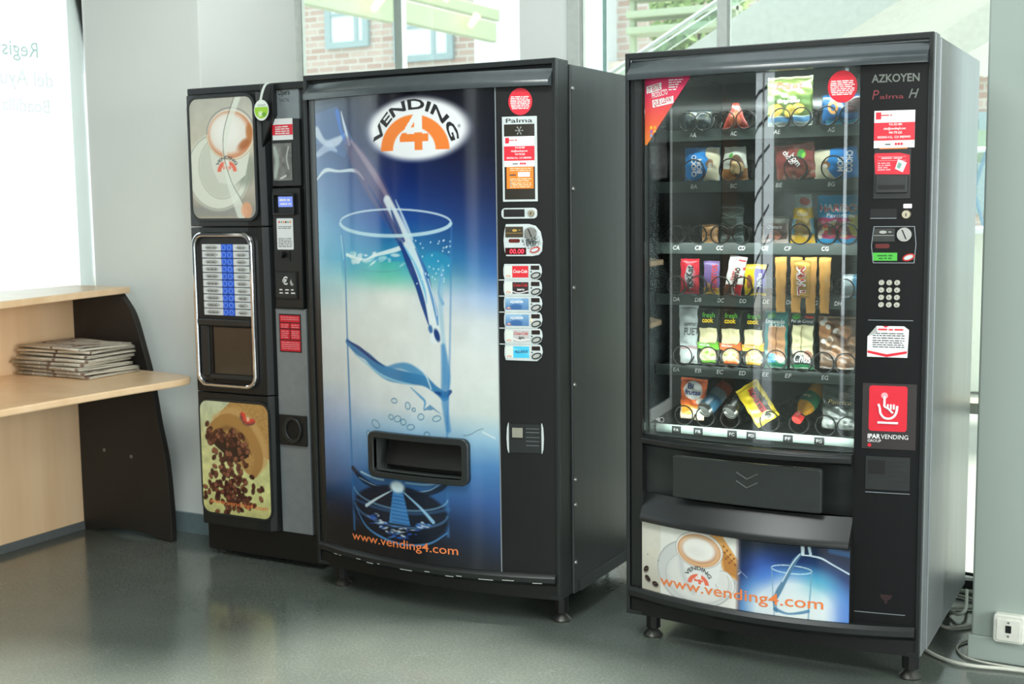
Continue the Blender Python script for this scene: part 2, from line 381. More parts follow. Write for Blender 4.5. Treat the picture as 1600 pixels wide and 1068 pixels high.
_nt = FROST.node_tree; _t = _nt.nodes.new('ShaderNodeBsdfTranslucent'); _t.inputs[0].default_value = (.72, .86, .82, 1); _m = _nt.nodes.new('ShaderNodeMixShader'); _m.inputs[0].default_value = .45
_nt.links.new(_nt.nodes['Principled BSDF'].outputs[0], _m.inputs[1]); _nt.links.new(_t.outputs[0], _m.inputs[2]); _nt.links.new(_m.outputs[0], _nt.nodes['Material Output'].inputs[0])
CEIL = mat('ceiling_paint', (205, 208, 204), .9)
GLZ = glass('window_glass', (.93, .975, .955), 1.45)
_nt = GLZ.node_tree; _o = _nt.nodes['Material Output']; _l = _o.inputs[0].links[0].from_socket
_t = _nt.nodes.new('ShaderNodeBsdfTranslucent'); _t.inputs[0].default_value = (.85, .92, .88, 1); _m = _nt.nodes.new('ShaderNodeMixShader'); _m.inputs[0].default_value = .07  # translucent veil put into the glass for reflections that wash out the view
_nt.links.new(_l, _m.inputs[1]); _nt.links.new(_t.outputs[0], _m.inputs[2]); _nt.links.new(_m.outputs[0], _o.inputs[0])

struct('floor', MB().box(-4.3, 5, -8, 4.70, -.05, 0), floor_mat())
# ceiling, with an added opening shaped to throw sun and sky on the floor
struct('ceiling', MB().ring([(-4.3, -8), (5.05, -8), (5.05, 2), (5.05, 4.7), (0, 4.7), (-3, 4.7), (-4.3, 4.7), (-4.3, 2)], [(-2.64, 1.93), (-.34, 1.93), (-.44, 3.13), (-.59, 3.53), (-1.24, 3.75), (-1.79, 3.63), (-1.94, 2.98), (-2.64, 2.83)], 3.2, 3.25, 'z'), CEIL)
struct('wall_back', MB().box(-4.3, -3.556, 3.945, 4.6, 0, 3.2), WALL, bevel=.004)
struct('baseboard_back', MB().box(-4.3, -3.552, 3.930, 3.944, .0, .085), mat('baseboard_grey', (120, 138, 142), .4))
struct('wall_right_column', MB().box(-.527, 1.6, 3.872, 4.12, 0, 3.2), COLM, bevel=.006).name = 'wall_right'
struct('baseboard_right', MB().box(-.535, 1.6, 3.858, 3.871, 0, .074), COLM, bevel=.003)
# scuffs on the column are marks of their own
# back glazing
fr = MB()
for x0, x1 in ((-3.60, -3.542), (-2.208, -2.152), (-1.585, -1.545)): fr.box(x0, x1, 4.57, 4.63, 0, 3.2)
struct('trim_1', fr, ALU, bevel=.004)
struct('trim_2', MB().box(-3.072, -3.034, 4.64, 4.68, 0, 3.2), mat('white_post', (246, 248, 248), .5))
struct('wall_back_pillar', MB().box(-2.424, -2.21, 4.58, 4.78, 0, 3.2), WALL).name = 'trim_3'
struct('window_1', MB().box(-4.2, -3.60, 4.605, 4.615, 0, 3.2), FROST)
for i, (a, b) in enumerate(((-3.542, -2.43), (-2.152, -1.585), (-1.545, 1.6))):
    struct('window_%d' % (i+2), MB().box(a, b, 4.598, 4.604, .028, 3.2), GLZ)
struct('trim_4', MB().box(-2.060, -2.048, 4.59, 4.60, 0, 3.2), mat('glass_edge', (150, 190, 180), .3))
struct('trim_5', MB().box(-4.2, 1.6, 4.57, 4.64, 0, .028), mat('dark_sill', (52, 56, 58), .4))
struct('trim_6', MB().box(-1.54, 1.6, 4.74, 4.87, .60, .64), mat('beige_rail', (190, 176, 150), .6))
# left glazing with the vinyl sign, and what the polished fronts mirror further back
LG = glass('bright_left_glass', (.97, 1, .99), 1.45)
struct('window_5', MB().box(-4.206, -4.20, .1, 3.94, 0, 3.2), LG)
lf = MB()
for y in (.1, 1.25, 2.45): lf.box(-4.25, -4.195, y-.03, y+.03, 0, 3.2)
lf.box(-4.25, -4.195, .1, 3.94, 0, .08)
struct('trim_7', lf, mat('white_frame', (225, 228, 226), .4), bevel=.004)
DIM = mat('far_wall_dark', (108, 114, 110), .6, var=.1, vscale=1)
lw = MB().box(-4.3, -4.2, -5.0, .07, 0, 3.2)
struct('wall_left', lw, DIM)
struct('door_1', MB().box(-4.2, -4.16, -3.2, -2.2, 0, 2.2), mat('far_door', (120, 104, 88), .5))
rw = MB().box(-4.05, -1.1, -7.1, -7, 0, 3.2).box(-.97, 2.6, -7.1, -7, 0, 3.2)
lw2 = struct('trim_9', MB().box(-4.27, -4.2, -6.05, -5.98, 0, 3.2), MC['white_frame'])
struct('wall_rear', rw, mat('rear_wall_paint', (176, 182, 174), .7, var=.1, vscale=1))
sl = MB()
for i in range(9): sl.tube([(-4.26, -5.0, .3+.34*i), (-4.26, -5.5, .42+.34*i), (-4.26, -7.0, .62+.34*i)], .022, 6)
struct('trim_8', sl, mat('black_rail', (20, 20, 20), .4))
struct('wall_right_far', MB().box(5, 5.1, -2.5, .5, 0, 3.2).box(5, 5.1, 3.6, 4.7, 0, 3.2), DIM).name = 'wall_right_side'

# writing on the left glass, read from outside
def on_left(a, b): return (-4.195, a, b)
vin = MB()
GV = mat('green_vinyl', (120, 168, 150), .6); g1 = mat('sign_vinyl', (120, 160, 150), .6, alpha=.78); g2 = mat('pale_vinyl', (196, 204, 206), .6, alpha=.76)
s1 = thing('window_sign', 'mirrored lettering stuck on the bright left glass above the desk', 'sign', (0, 0, 0))
for s_, y_, z_, h_, m_ in (('Registro', 3.69, 2.0, .062, g1), ('del Ayuntamiento', 3.76, 1.885, .062, g2), ('Boadilla', 3.735, 1.778, .055, g2)):
    vs, fs = text_mb(s_, h_, bold=.01)
    build('lettering', MB().vf([(-4.196, y_-a, z_+b) for a, b in vs], fs), m_, s1, norm=False)

# ------------------------------------------------------------------ outside
struct('ground_outside', MB().box(-26, 12, 4.72, 30, -.08, -.02).box(-26, -4.35, -12, 4.72, -.08, -.02), mat('pale_paving', (158, 158, 152), .8, var=.05, vscale=2)).name = 'floor_outside'
bl = thing('brick_building', 'pale brick building with white-shuttered windows seen through the glass', 'building', (-7, 14, 0))
W_ = mat('shutter_white', (226, 234, 238), .5); TE = mat('teal_frame', (150, 172, 178), .5)
build('wall', MB().box(-5.8, 8.2, 0, 5, 0, 12), brick_mat(), bl)
for (x0, x1, z0, z1) in ((-3.35, -2.65, 3.45, 4.9), (-2.25, -1.35, 3.2, 4.9), (-5.6, -4.8, 3.4, 4.9), (4.6, 5.12, 1.2, 2.25)):
    f = build('window', MB().ring(rrect(x0, x1, z0, z1, .01, 1), rrect(x0+.09, x1-.09, z0+.08, z1-.08, .01, 1), -.06, .02), TE, bl)
    p = MB().box(x0+.08, x1-.08, -.03, -.02, z0+.07, z1-.07)
    build('pane', p, W_ if x0 < 4 else mat('teal_glass', (96, 140, 140), .2), f)
    if x0 < 0: build('mullion', MB().box((x0+x1)/2-.03+.15, (x0+x1)/2+.03+.15, -.05, 0, z0, z1).box(x0, x1, -.05, 0, z0+.42, z0+.46), TE, f)
build('ledge', MB().box(-5.8, 5.3, -.25, .02, 2.6, 3.0), mat('pink_parapet', (222, 205, 196), .8), bl)
b2 = build('corner_block', MB().box(-.86, .9, -.35, 0, 0, 12), W_, bl, label='plain white corner block of the building')
# canopy beams
cm = mat('olive_canopy', (176, 188, 160), .5)
for i, (x_, y0, y1, z0, z1) in enumerate(((-5.0, 6.3, 7.5, 2.64, 2.86), (-5.0, 7.56, 9.0, 2.66, 2.82), (-5.3, 8.0, 9.6, 2.92, 3.02))):
    tag(build('canopy_beam', MB().box(x_-.03, x_+.03, y0, y1, z0, z1), cm, bevel=.01),
        ('olive canopy beam outside, left of the white window post', 'lower olive canopy beam outside, right of the white window post', 'upper thin olive canopy beam outside, right of the white window post')[i], 'canopy beam', 'canopy beams outside')
lm = mat('warm_glint', (255, 214, 150), .4, emit=2.5)  # glowing pieces that stand in for glints of reflected spotlights
for i, p in enumerate(((-4.9, 7.15, 2.72), (-4.9, 8.45, 2.76), (-5.15, 8.5, 2.98))):
    m_ = MB().cyl((p[0], p[1], p[2]-.04), (p[0]+.03, p[1]+.06, p[2]+.05), .022, .03, 12)
    tag(build('lamp_glint', m_, lm), ('warm glint of a reflected spot lamp on the left canopy beam', 'warm glint of a reflected spot lamp low on the right canopy beam', 'warm glint of a reflected spot lamp on the topmost canopy beam')[i], 'lamp', 'reflected lamp glints on the canopy')
# stairs rising outside
def flight(name, y0, y1, pts, label):
    t = thing(name, label, 'staircase', (0, y0, 0))
    build('stringer', MB().prism(pts, 0, y1-y0), mat('stair_white', (240, 242, 238), .7), t)
    return t
k_ = .545
st = flight('staircase', 6.0, 7.2, [(-2.95, 1.745), (-.55, 1.745+2.4*k_), (-.55, 2.65), (-.55, 1.745+2.4*k_-.01), (-2.27, 1.68)][:2]+[(-.55, 2.64), (-1.9, 1.90), (-2.5, 1.58)], 'white sloping stair flight outside, above the snack machine')
gp = glass('balustrade_glass', (.80, .93, .88), 1.45, haze=.12)
build('balustrade', MB().prism([(-2.95, 1.80), (-.55, 1.80+2.4*k_), (-.55, 1.80+2.4*k_+.03), (-2.95, 1.86)], .0, .03), gp, st)
build('handrail', MB().tube([(-2.95, .0, 1.875), (-.55, .0, 1.875+2.4*k_)], .012, 8), mat('rail_white', (232, 240, 238), .3), st)
st2 = flight('staircase', 7.25, 8.4, [(-1.30, 2.22), (-1.10, 2.52), (.6, 3.45), (.6, 3.06), (-1.02, 2.19), (-1.16, 2.12)], 'second white stair flight outside, above the right corner of the snack machine')
sk = thing('skylight', 'glazed roof light between the two white stair flights', 'skylight', (-2.1, 9.5, 2.6))
build('frame', MB().prism([(-.34, -.06), (.34, .36), (.34, .30), (-.30, -.10)], -.03, .03).prism([(-.02, -.22), (.50, .18), (.52, .12), (.02, -.28)], -.03, .03).prism([(.02, .0), (.10, .05), (.34, -.04), (.28, -.1)], -.03, .03), W_, sk)
build('pane', MB().prism([(-.14, .045), (.05, .17), (.18, .05), (.07, -.03)], 0, .01), mat('dark_skylight', (88, 104, 90), .2), sk)
lv = thing('sun_louvre', 'olive slatted sun louvre outside, left of the green tree', 'louvre', (-3.4, 9.1, -.02))
for z_ in (2.64, 2.76, 2.90): build('slat', MB().box(-.45, .40, -.1, .15, z_+.02, z_+.075), cm, lv, bevel=.01)
for x_ in (-.45, .36): build('post', MB().box(x_, x_+.04, -.02, .04, 0, 3.0), cm, lv)
# tree, railings seen in the slit
def leaves(name, c, r, n, m, label):
    t = thing(name, label, 'tree', (c[0], c[1], -.02))
    mb = MB(); rd = random.Random(3)
    for _ in range(n):
        d = Vector((rd.gauss(0, 1), rd.gauss(0, 1), rd.gauss(0, 1))).normalized()*rd.uniform(.3, 1)**.5
        p = Vector((d.x*r[0], d.y*r[1], c[2]+d.z*r[2])); a = Vector((rd.gauss(0, 1), rd.gauss(0, 1), rd.gauss(0, 1))).normalized(); b = a.orthogonal().normalized(); s_ = rd.uniform(.04, .09)
        mb.vf([tuple(p-a*s_), tuple(p+b*s_*.45), tuple(p+a*s_), tuple(p-b*s_*.45)], [(0, 1, 2, 3)])
    build('foliage', mb, m, t, norm=False)
    build('trunk', MB().tube([(0, 0, 0), (.04, .02, c[2]*.5), (0, 0, c[2])], [.07, .05, .03], 8), mat('bark', (96, 80, 62), .9), t)
leaves('tree', (-3.75, 10.4, 2.9), (.42, .4, .8), 1500, mat('leaf_green', (150, 176, 110), .6, var=.2), 'small green tree outside, left of the sloping stair')
hr = thing('terrace_railing', 'white crossed terrace railing seen in the gap right of the snack machine', 'railing', (-1.6, 9.2, 1.15))
build('rail', MB().tube([(-.6, 0, .55), (1, 0, .55)], .02, 6).tube([(-.6, 0, 0), (1, 0, 0)], .03, 6), W_, hr)
mb = MB()
for i in range(10): mb.tube([(-.6+.16*i, 0, 0), (-.44+.16*i, 0, .55)], .014, 5).tube([(-.44+.16*i, 0, 0), (-.6+.16*i, 0, .55)], .014, 5)
build('lattice', mb, mat('railing_blue', (110, 150, 178), .4), hr)
tag(build('terrace_beam', MB().box(-2.4, .4, 9.3, 9.6, 1.62, 1.84), mat('sage_beam', (160, 182, 158), .6)), 'sage green beam seen in the gap right of the snack machine', 'beam')
tag(build('garden_wall', MB().box(-2.4, .4, 9.3, 9.6, 0, 1.12), mat('wall_cream', (216, 218, 206), .8)), 'cream garden wall outside, seen in the gap right of the snack machine', 'wall')

# ================================================================== DESK WITH NEWSPAPERS
def wood_mat():
    m = bpy.data.materials.new('beech_wood'); m.use_nodes = True; nt = m.node_tree; b = nt.nodes['Principled BSDF']; L = nt.links
    tc = nt.nodes.new('ShaderNodeTexCoord'); mp = nt.nodes.new('ShaderNodeMapping'); mp.inputs['Scale'].default_value = (6, 6, .6); L.new(tc.outputs['Object'], mp.inputs[0])
    n = nt.nodes.new('ShaderNodeTexNoise'); n.inputs['Scale'].default_value = 1.2; n.inputs['Detail'].default_value = 5; L.new(mp.outputs[0], n.inputs[0])
    r = nt.nodes.new('ShaderNodeValToRGB'); r.color_ramp.elements[0].position = .35; r.color_ramp.elements[1].position = .65
    r.color_ramp.elements[0].color = (*lin((222, 188, 146)), 1); r.color_ramp.elements[1].color = (*lin((236, 206, 168)), 1); L.new(n.outputs[0], r.inputs[0]); L.new(r.outputs[0], b.inputs['Base Color'])
    b.inputs['Roughness'].default_value = .28
    return m
WOOD = wood_mat(); EDGE = mat('desk_end_dark', (34, 31, 28), .55, bump=.1, bscale=500)
dk = thing('reception_desk', 'beech reception desk with dark curved end panel at the left', 'desk', (-4.17, 3.79, 0))
D = lambda x, y: (x+4.17, y-3.79)
build('front_panel', MB().box(-.02, 0, -2.6, 0, .03, 1.02), WOOD, dk)
build('kickboard', MB().box(-.015, .006, -2.6, -.0, .0, .035), mat('grey_kick', (92, 98, 98), .4), dk)
outer = cr([(.507, .0), (.508, .125), (.492, .34), (.459, .50), (.427, .684), (.389, .816), (.343, .947), (.278, 1.03)])
arch = [(.47-.42*i/12, .028*math.sin(PI*i/12)) for i in range(13)]
poly = [(0, 1.03), (0, .0)]+[(a, b) for a, b in arch[::-1]]+outer
build('end_panel', MB().prism([(a, b) for a, b in poly], -.012, .018), EDGE, dk, bevel=.003)
for a, b in ((.145, .36), (.30, .345)): build('screw_cap', MB().cyl((a, -.0125, b), (a, -.014, b), .008), mat('cap_grey', (120, 118, 112), .5), dk)
ws = cr([(-.60+.0, -2.6), (-.52, -2.0)], 1)
wk = [(0, -2.6), (.66, -2.6)]+cr([(.70, -1.6), (.705, -.95), (.72, -.62), (.735, -.42), (.752, -.26), (.756, -.15), (.71, -.085), (.60, -.055), (.46, -.035), (.0, -.014)])
build('worktop', MB().prism(wk, .693, .72, 'z'), WOOD, dk, bevel=.006)
ts = [(-.02, -2.6), (.70, -2.6)]+cr([(.60, -1.6), (.50, -1.0), (.447, -.75), (.37, -.386), (.30, .0), (.275, .03)])+[(-.02, .03)]
build('top_shelf', MB().prism(ts, 1.03, 1.057, 'z'), WOOD, dk, bevel=.006)
build('shelf_bracket', MB().box(.325, .345, -.05, -.013, .655, .692), mat('bracket', (170, 150, 110), .5), dk)

def paper_print():
    m = bpy.data.materials.new('newsprint'); m.use_nodes = True; nt = m.node_tree; b = nt.nodes['Principled BSDF']; L = nt.links
    tc = nt.nodes.new('ShaderNodeTexCoord'); k = nt.nodes.new('ShaderNodeTexBrick'); L.new(tc.outputs['Object'], k.inputs['Vector'])
    k.inputs['Scale'].default_value = 1; k.inputs['Brick Width'].default_value = .07; k.inputs['Row Height'].default_value = .012; k.inputs['Mortar Size'].default_value = .0035; k.inputs['Mortar Smooth'].default_value = 1
    k.inputs['Color1'].default_value = (*lin((176, 172, 160)), 1); k.inputs['Color2'].default_value = (*lin((150, 148, 140)), 1); k.inputs['Mortar'].default_value = (*lin((214, 208, 192)), 1)
    n = nt.nodes.new('ShaderNodeTexNoise'); n.inputs['Scale'].default_value = 14; L.new(tc.outputs['Object'], n.inputs[0])
    r = nt.nodes.new('ShaderNodeValToRGB'); r.color_ramp.elements[0].position = .6; r.color_ramp.elements[1].position = .63; L.new(n.outputs[0], r.inputs[0])
    mx = nt.nodes.new('ShaderNodeMix'); mx.data_type = 'RGBA'; L.new(r.outputs[0], mx.inputs[0]); L.new(k.outputs[0], mx.inputs['A']); mx.inputs['B'].default_value = (*lin((110, 88, 76)), 1)
    L.new(mx.outputs['Result'], b.inputs['Base Color']); b.inputs['Roughness'].default_value = .85
    return m
NEWS = paper_print(); PG = mat('page_edges', (205, 200, 184), .9, var=.12, vscale=300)
def newspaper(z, yaw, dx, dy, label, sc=1.0, lift=0):
    t = thing('newspaper', label, 'newspaper', (-3.955+dx, 3.585+dy, z), (0, 0, yaw), 'newspapers stacked on the desk')
    L_, Wd = .40*sc, .27*sc; n = 4
    def sheet(zz, k, flare):
        nx, ny = 14, 6; vs = []; 
        for j in range(ny+1):
            for i in range(nx+1):
                u, v = i/nx, j/ny
                b_ = .0022*math.sin(u*5+k)+.0014*math.sin(v*4+k*2)+flare*max(0, u-.7)**2*.04
                vs.append((-L_/2+L_*u+.003*math.sin(k*7), -Wd/2+Wd*v+.002*math.cos(k*5), zz+abs(b_)))
        return vs, [(j*(nx+1)+i, j*(nx+1)+i+1, (j+1)*(nx+1)+i+1, (j+1)*(nx+1)+i) for j in range(ny) for i in range(nx)]
    body = MB()
    for k in range(n): body.vf(*sheet(.001+.0022*k, k*1.0+z*50, lift*(k/n)))
    o = build('pages', body, PG, t, smooth='all', norm=False)
    so_ = o.modifiers.new('s', 'SOLIDIFY'); so_.thickness = .0012
    c = MB().vf(*sheet(.001+.0022*n, z*50, lift)); c.tube([(-L_/2, -Wd/2, .006), (-L_/4, -Wd/2, .0070), (0, -Wd/2, .0064), (L_/4, -Wd/2, .0075), (L_/2, -Wd/2, .0066)], .0056, 8)
    o = build('cover', c, NEWS, t, smooth='all', norm=False)
    return t
nl = ['folded newspaper at the bottom of the stack on the desk', 'second folded newspaper from the bottom of the stack on the desk', 'third folded newspaper from the bottom of the stack on the desk', 'folded newspaper in the middle of the stack, its right corner drooping',
      'folded newspaper above the middle of the stack on the desk', 'third folded newspaper from the top of the stack on the desk', 'folded newspaper just under the top one on the desk', 'folded newspaper on the very top of the stack']
zz = .722
for i, l in enumerate(nl):
    newspaper(zz, random.uniform(-.16, .16)+.06, random.uniform(-.012, .02)+.02*(i < 2), random.uniform(-.015, .01), l, 1-.01*i, lift=(i % 3)*.4); zz += .0155

# ================================================================== COFFEE MACHINE (left)
GLOSSP = printed('glossy_print', .10, 0, .5)
MATP = printed('matt_print', .45)
PACK = printed('foil_print', .26, 0, .6)
cmx = thing('coffee_vending_machine', 'tall slim hot drinks machine with coffee pictures, at the left', 'vending machine', (-3.4138, 3.7265, 0))
build('cabinet', MB().box(0, .565, .03, .73, .135, 1.835), SKIRT, cmx, bevel=.006)
build('plinth', MB().box(.0, .562, .0, .70, .022, .135), BLKD, cmx, bevel=.003)
fm = MB()
for x in (.07, .49):
    for y in (.08, .6): fm.cyl((x, y, 0), (x, y, .03), .02, .018, 12)
build('foot', fm, BLKD, cmx)
def col_front(z0, z1, dx0=.0, dx1=.0):
    sec = [(.0+dx0, .03), (.0+dx0, -.030), (.012+dx0, -.043), (.06, -.046), (.30, -.046), (.36+dx1, -.040), (.378+dx1, -.022), (.39+dx1*1.0, .0), (.39+dx1, .03)]
    return sec
def loft(secs):
    n = len(secs[0][1]); vs = [(x, y, z) for z, s_ in secs for x, y in s_]; m = len(secs)
    fs = [(k*n+i, k*n+(i+1) % n, (k+1)*n+(i+1) % n, (k+1)*n+i) for k in range(m-1) for i in range(n)]
    return MB().vf(vs, fs+[tuple(range(n)), tuple(range((m-1)*n, m*n))])
def sec(z):
    t = 1-((z-.95)/.85)**2; l = -.004*t+.006; r = .010*t-.008
    return (z, col_front(0, 0, l, r))
build('upper_door', loft([sec(z) for z in (1.309, 1.36, 1.5, 1.65, 1.76, 1.806)]), SKIRT, cmx, bevel=.003)
build('centre_door', loft([sec(z) for z in (.668, .70, .85, 1.0, 1.15, 1.305)]), SKIRT, cmx, bevel=.002)
build('lower_door', loft([sec(z) for z in (.664, .60, .50, .40, .30, .20, .137)]), SKIRT, cmx, bevel=.002)
build('top_lid', MB().box(-.0, .565, -.02, .03, 1.808, 1.835).prism([(.37, 1.60), (.43, 1.72), (.43, 1.83), (.37, 1.83)], -.035, .02), SKIRT, cmx, bevel=.004)
yf = -.0475
# picture 1: cup from above
cv = Canvas(.034, .345, 1.338, 1.792, 430, (206, 202, 186))
cv.ramp([(1.33, (196, 184, 160)), (1.39, (168, 162, 150)), (1.45, (190, 182, 168)), (1.62, (206, 202, 184)), (1.8, (188, 188, 178))])
cv.mottle(22, .06, 2)
cv.rect(.03, .35, 1.345, 1.385, (150, 152, 148), .8, .012)
cv.ellipse(.165, 1.515, .155, .145, (224, 228, 214), .02); cv.oring(.165, 1.515, .150, .14, .004, (176, 178, 166)); cv.ellipse(.185, 1.53, .11, .115, (206, 210, 196), .02); cv.oring(.185, 1.53, .112, .117, .003, (186, 188, 176))
cv.ellipse(.30, 1.52, .055, .06, (150, 156, 142), .04, .8)
cv.poly([(.13, 1.60), (.335, 1.62), (.30, 1.50), (.24, 1.462), (.17, 1.475), (.14, 1.53)], (222, 224, 212))
cv.ellipse(.235, 1.655, .118, .098, (228, 222, 206), .004); cv.oring(.235, 1.655, .116, .096, .006, (150, 148, 146), .9, 0, .004, 'top'); cv.oring(.235, 1.655, .117, .097, .004, (214, 196, 160), 1, 0, .003, 'bot')
cv.ellipse(.232, 1.652, .108, .088, (214, 150, 112), .004); cv.ellipse(.225, 1.657, .094, .076, (236, 232, 222), .025); cv.ellipse(.30, 1.615, .035, .016, (176, 104, 60), .016, .9, .5); cv.ellipse(.325, 1.66, .016, .03, (190, 124, 74), .014, .9)
cv.ellipse(.215, 1.665, .06, .05, (244, 244, 238), .05, .8)
logo_arc(cv, .212, 1.515, .047, (238, 120, 96), (226, 222, 214))
cv.line([(.275, 1.79), (.215, 1.66), (.205, 1.57), (.225, 1.47), (.275, 1.36)], [.028, .024, .022, .03, .05], (232, 238, 226), .75, .01)
cv.line([(.258, 1.79), (.204, 1.67), (.20, 1.57), (.235, 1.47), (.28, 1.40), (.295, 1.338)], .0028, (96, 98, 92), .9)
cv.ellipse(.30, 1.37, .026, .03, (240, 170, 130), .012, .8)
build('picture_frame', MB().ring(rrect(.024, .356, 1.328, 1.801, .045, 7), rrect(.036, .344, 1.340, 1.790, .036, 7), -.0525, -.044), BLKG, cmx, bevel=.002)
print_sheet('picture', cv, GLOSSP, cmx, y=-.0500, keep=in_rr(.030, .350, 1.334, 1.796, .038), label='photo print of a cup of coffee on a saucer')
pl = MB()
tv, tf = text_mb('VENDING', .011, .075, bold=.02)
lettering(cmx, 'VENDING', .212, 1.512, .012, GRTXT, y=-.0508, w=.105, arc=.050, align='c', bold=.03)
# chrome frame, buttons and cup bay
build('chrome_frame', MB().ring(rrect(.032, .328, .690, 1.288, .05, 8), rrect(.047, .313, .706, 1.270, .038, 8), -.066, -.044), CHROME, cmx, bevel=.005, smooth=True)
build('button_board', MB().prism(rrect(.047, .313, .944, 1.270, .02, 4), -.054, -.045), BLKD, cmx, bevel=.003)
nb = 10; z0, z1 = .968, 1.243; ph = (z1-z0)/nb
KW = mat('key_white', (214, 218, 220), .35); KB = mat('key_blue', (40, 98, 220), .3); KG = mat('key_grey', (170, 172, 168), .5)
for i in range(nb):
    zc = z0+ph*(i+.5)
    for s_ in (0, 1):
        xa, xb = ((.078, .172), (.232, .312))[s_]; kx = (.187, .215)[s_]
        b_ = build('selection_button', MB().box(xa, xb, -.058, -.052, zc-ph*.44, zc+ph*.44), KW, cmx, bevel=.001)
        xm = (xa+xb)/2
        build('drink_label', MB().prism([(xa+.012, zc), (xa+.026, zc+ph*.30), (xb-.026, zc+ph*.30), (xb-.012, zc), (xb-.026, zc-ph*.30), (xa+.026, zc-ph*.30)], -.0586, -.0580), KG, b_)
        lm_ = MB(); words(lm_, xa+.024, xb-.024, zc-.003, .006, -.0588, i*2+s_)
        build('drink_name', lm_, GRTXT, b_)
        kb = build('button_key', MB().box(kx-.0135, kx+.0135, -.058, -.052, zc-ph*.46, zc+ph*.46), KB, cmx, bevel=.001)
        build('key_ring', MB().ring(ell(kx, zc, .0108, .0108, 16), ell(kx, zc, .0080, .0080, 16), -.0595, -.0575), mat('key_ring_blue', (110, 150, 235), .3), kb)
build('bay_lip', MB().prism(rrect(.047, .313, .930, .955, .008, 3), -.066, -.046), BLKG, cmx, bevel=.004)
build('cup_bay', MB().box(.050, .11, -.0535, -.046, .712, .93).box(.11, .312, -.050, -.046, .712, .93), BLKD, cmx)
build('bay_door', MB().prism([(.118, .742), (.310, .742), (.310, .925), (.118, .925)], -.056, -.050), mat('bay_smoked', (62, 54, 44), .15), cmx, bevel=.002)
build('bay_shelf', MB().box(.10, .310, -.066, -.05, .722, .742), BLKG, cmx, bevel=.004)
build('bay_pillar', MB().box(.062, .095, -.060, -.05, .73, .928), BLKG, cmx, bevel=.006)
# picture 3: coffee sack
cv = Canvas(.026, .368, .186, .634, 430, (200, 196, 140))
cv.ramp([(.18, (196, 194, 128)), (.30, (222, 222, 150)), (.5, (206, 205, 150)), (.64, (206, 214, 180))]); cv.mottle(40, .12, 3)
SK_ = (186, 142, 82)
cv.poly([(.09, .50), (.13, .59), (.18, .632), (.37, .634), (.37, .42), (.34, .43), (.30, .36), (.26, .355), (.20, .40)], SK_)
m_ = fbm(cv.X*1.0, cv.Z*1.0, 180, 5, 2)
cv.A *= (1+.22*(m_-.5)[..., None]*((np.abs(cv.A[..., 2:]-82) < 3)))
cv.line([(.10, .565), (.19, .60), (.27, .57), (.33, .50), (.345, .42), (.30, .365)], [.02, .03, .03, .03, .03, .02], (206, 164, 104), .8, .02)
cv.line([(.07, .50), (.10, .53), (.17, .56), (.25, .53), (.30, .47), (.315, .41), (.29, .36)], [.03, .05, .055, .05, .045, .04, .03], (176, 130, 72), 1, .008)
cv.line([(.105, .495), (.16, .53), (.24, .50), (.275, .44)], [.02, .02, .02, .01], (120, 84, 44), .7, .02)
cv.poly([(.062, .502), (.10, .475), (.13, .50), (.20, .505), (.27, .45), (.265, .425), (.215, .40), (.17, .41), (.10, .455)], (44, 24, 18))
rr = random.Random(4)
for i in range(230):
    t = rr.random()
    if i < 60: x = rr.uniform(.06, .26); z = .465+.03*math.sin(x*14)+rr.gauss(0, .022)
    elif i < 110: z = rr.uniform(.34, .44); x = .175+rr.gauss(0, .035)
    else: z = rr.gauss(.27, .04); x = .18+rr.gauss(0, .062*(1 if z > .2 else .8))
    x = min(max(x, .04), .33); z = max(z, .192); a = rr.uniform(0, 3.1); c_ = rr.choice([(112, 62, 44), (140, 82, 60), (92, 50, 36), (158, 98, 72), (74, 38, 28)])
    cv.ellipse(x, z, .0135, .0095, (46, 24, 18), .003, .9, a); cv.ellipse(x, z+.001, .011, .0075, c_, .003, 1, a); cv.line([(x-.008*math.cos(a), z-.008*math.sin(a)), (x+.008*math.cos(a), z+.008*math.sin(a))], .0016, (50, 26, 20), .8)
ro_ = cv.r2(.272, .585, .040, .036); ri_ = cv.r2(.272, .585, .016, .014)
th = -.45; low = ((cv.X-.272)*math.sin(-th)+(cv.Z-.585)*math.cos(th)) < 0
cv.mix((ro_ < 1)*(ri_ > 1)*low*1.0, (226, 76, 58)); cv.ellipse(.268, .572, .008, .009, (240, 190, 160))
print_sheet('picture', cv, GLOSSP, cmx, y=-.0500, keep=in_rr(.026, .368, .186, .634, .036), label='photo print of a sack spilling coffee beans')
build('picture_frame', MB().ring(rrect(.020, .374, .178, .642, .045, 7), rrect(.028, .366, .188, .632, .036, 7), -.0515, -.044), BLKG, cmx, bevel=.002)
lettering(cmx, 'VENDING', .270, .588, .013, GRTXT, y=-.0508, w=.115, arc=-.043, rot=-.45+.0, align='c', bold=.03)
lettering(cmx, 'www.vending4.com', .060, .226, .018, ORTXT, y=-.0510, w=.292, rot=-.02, bold=.01)
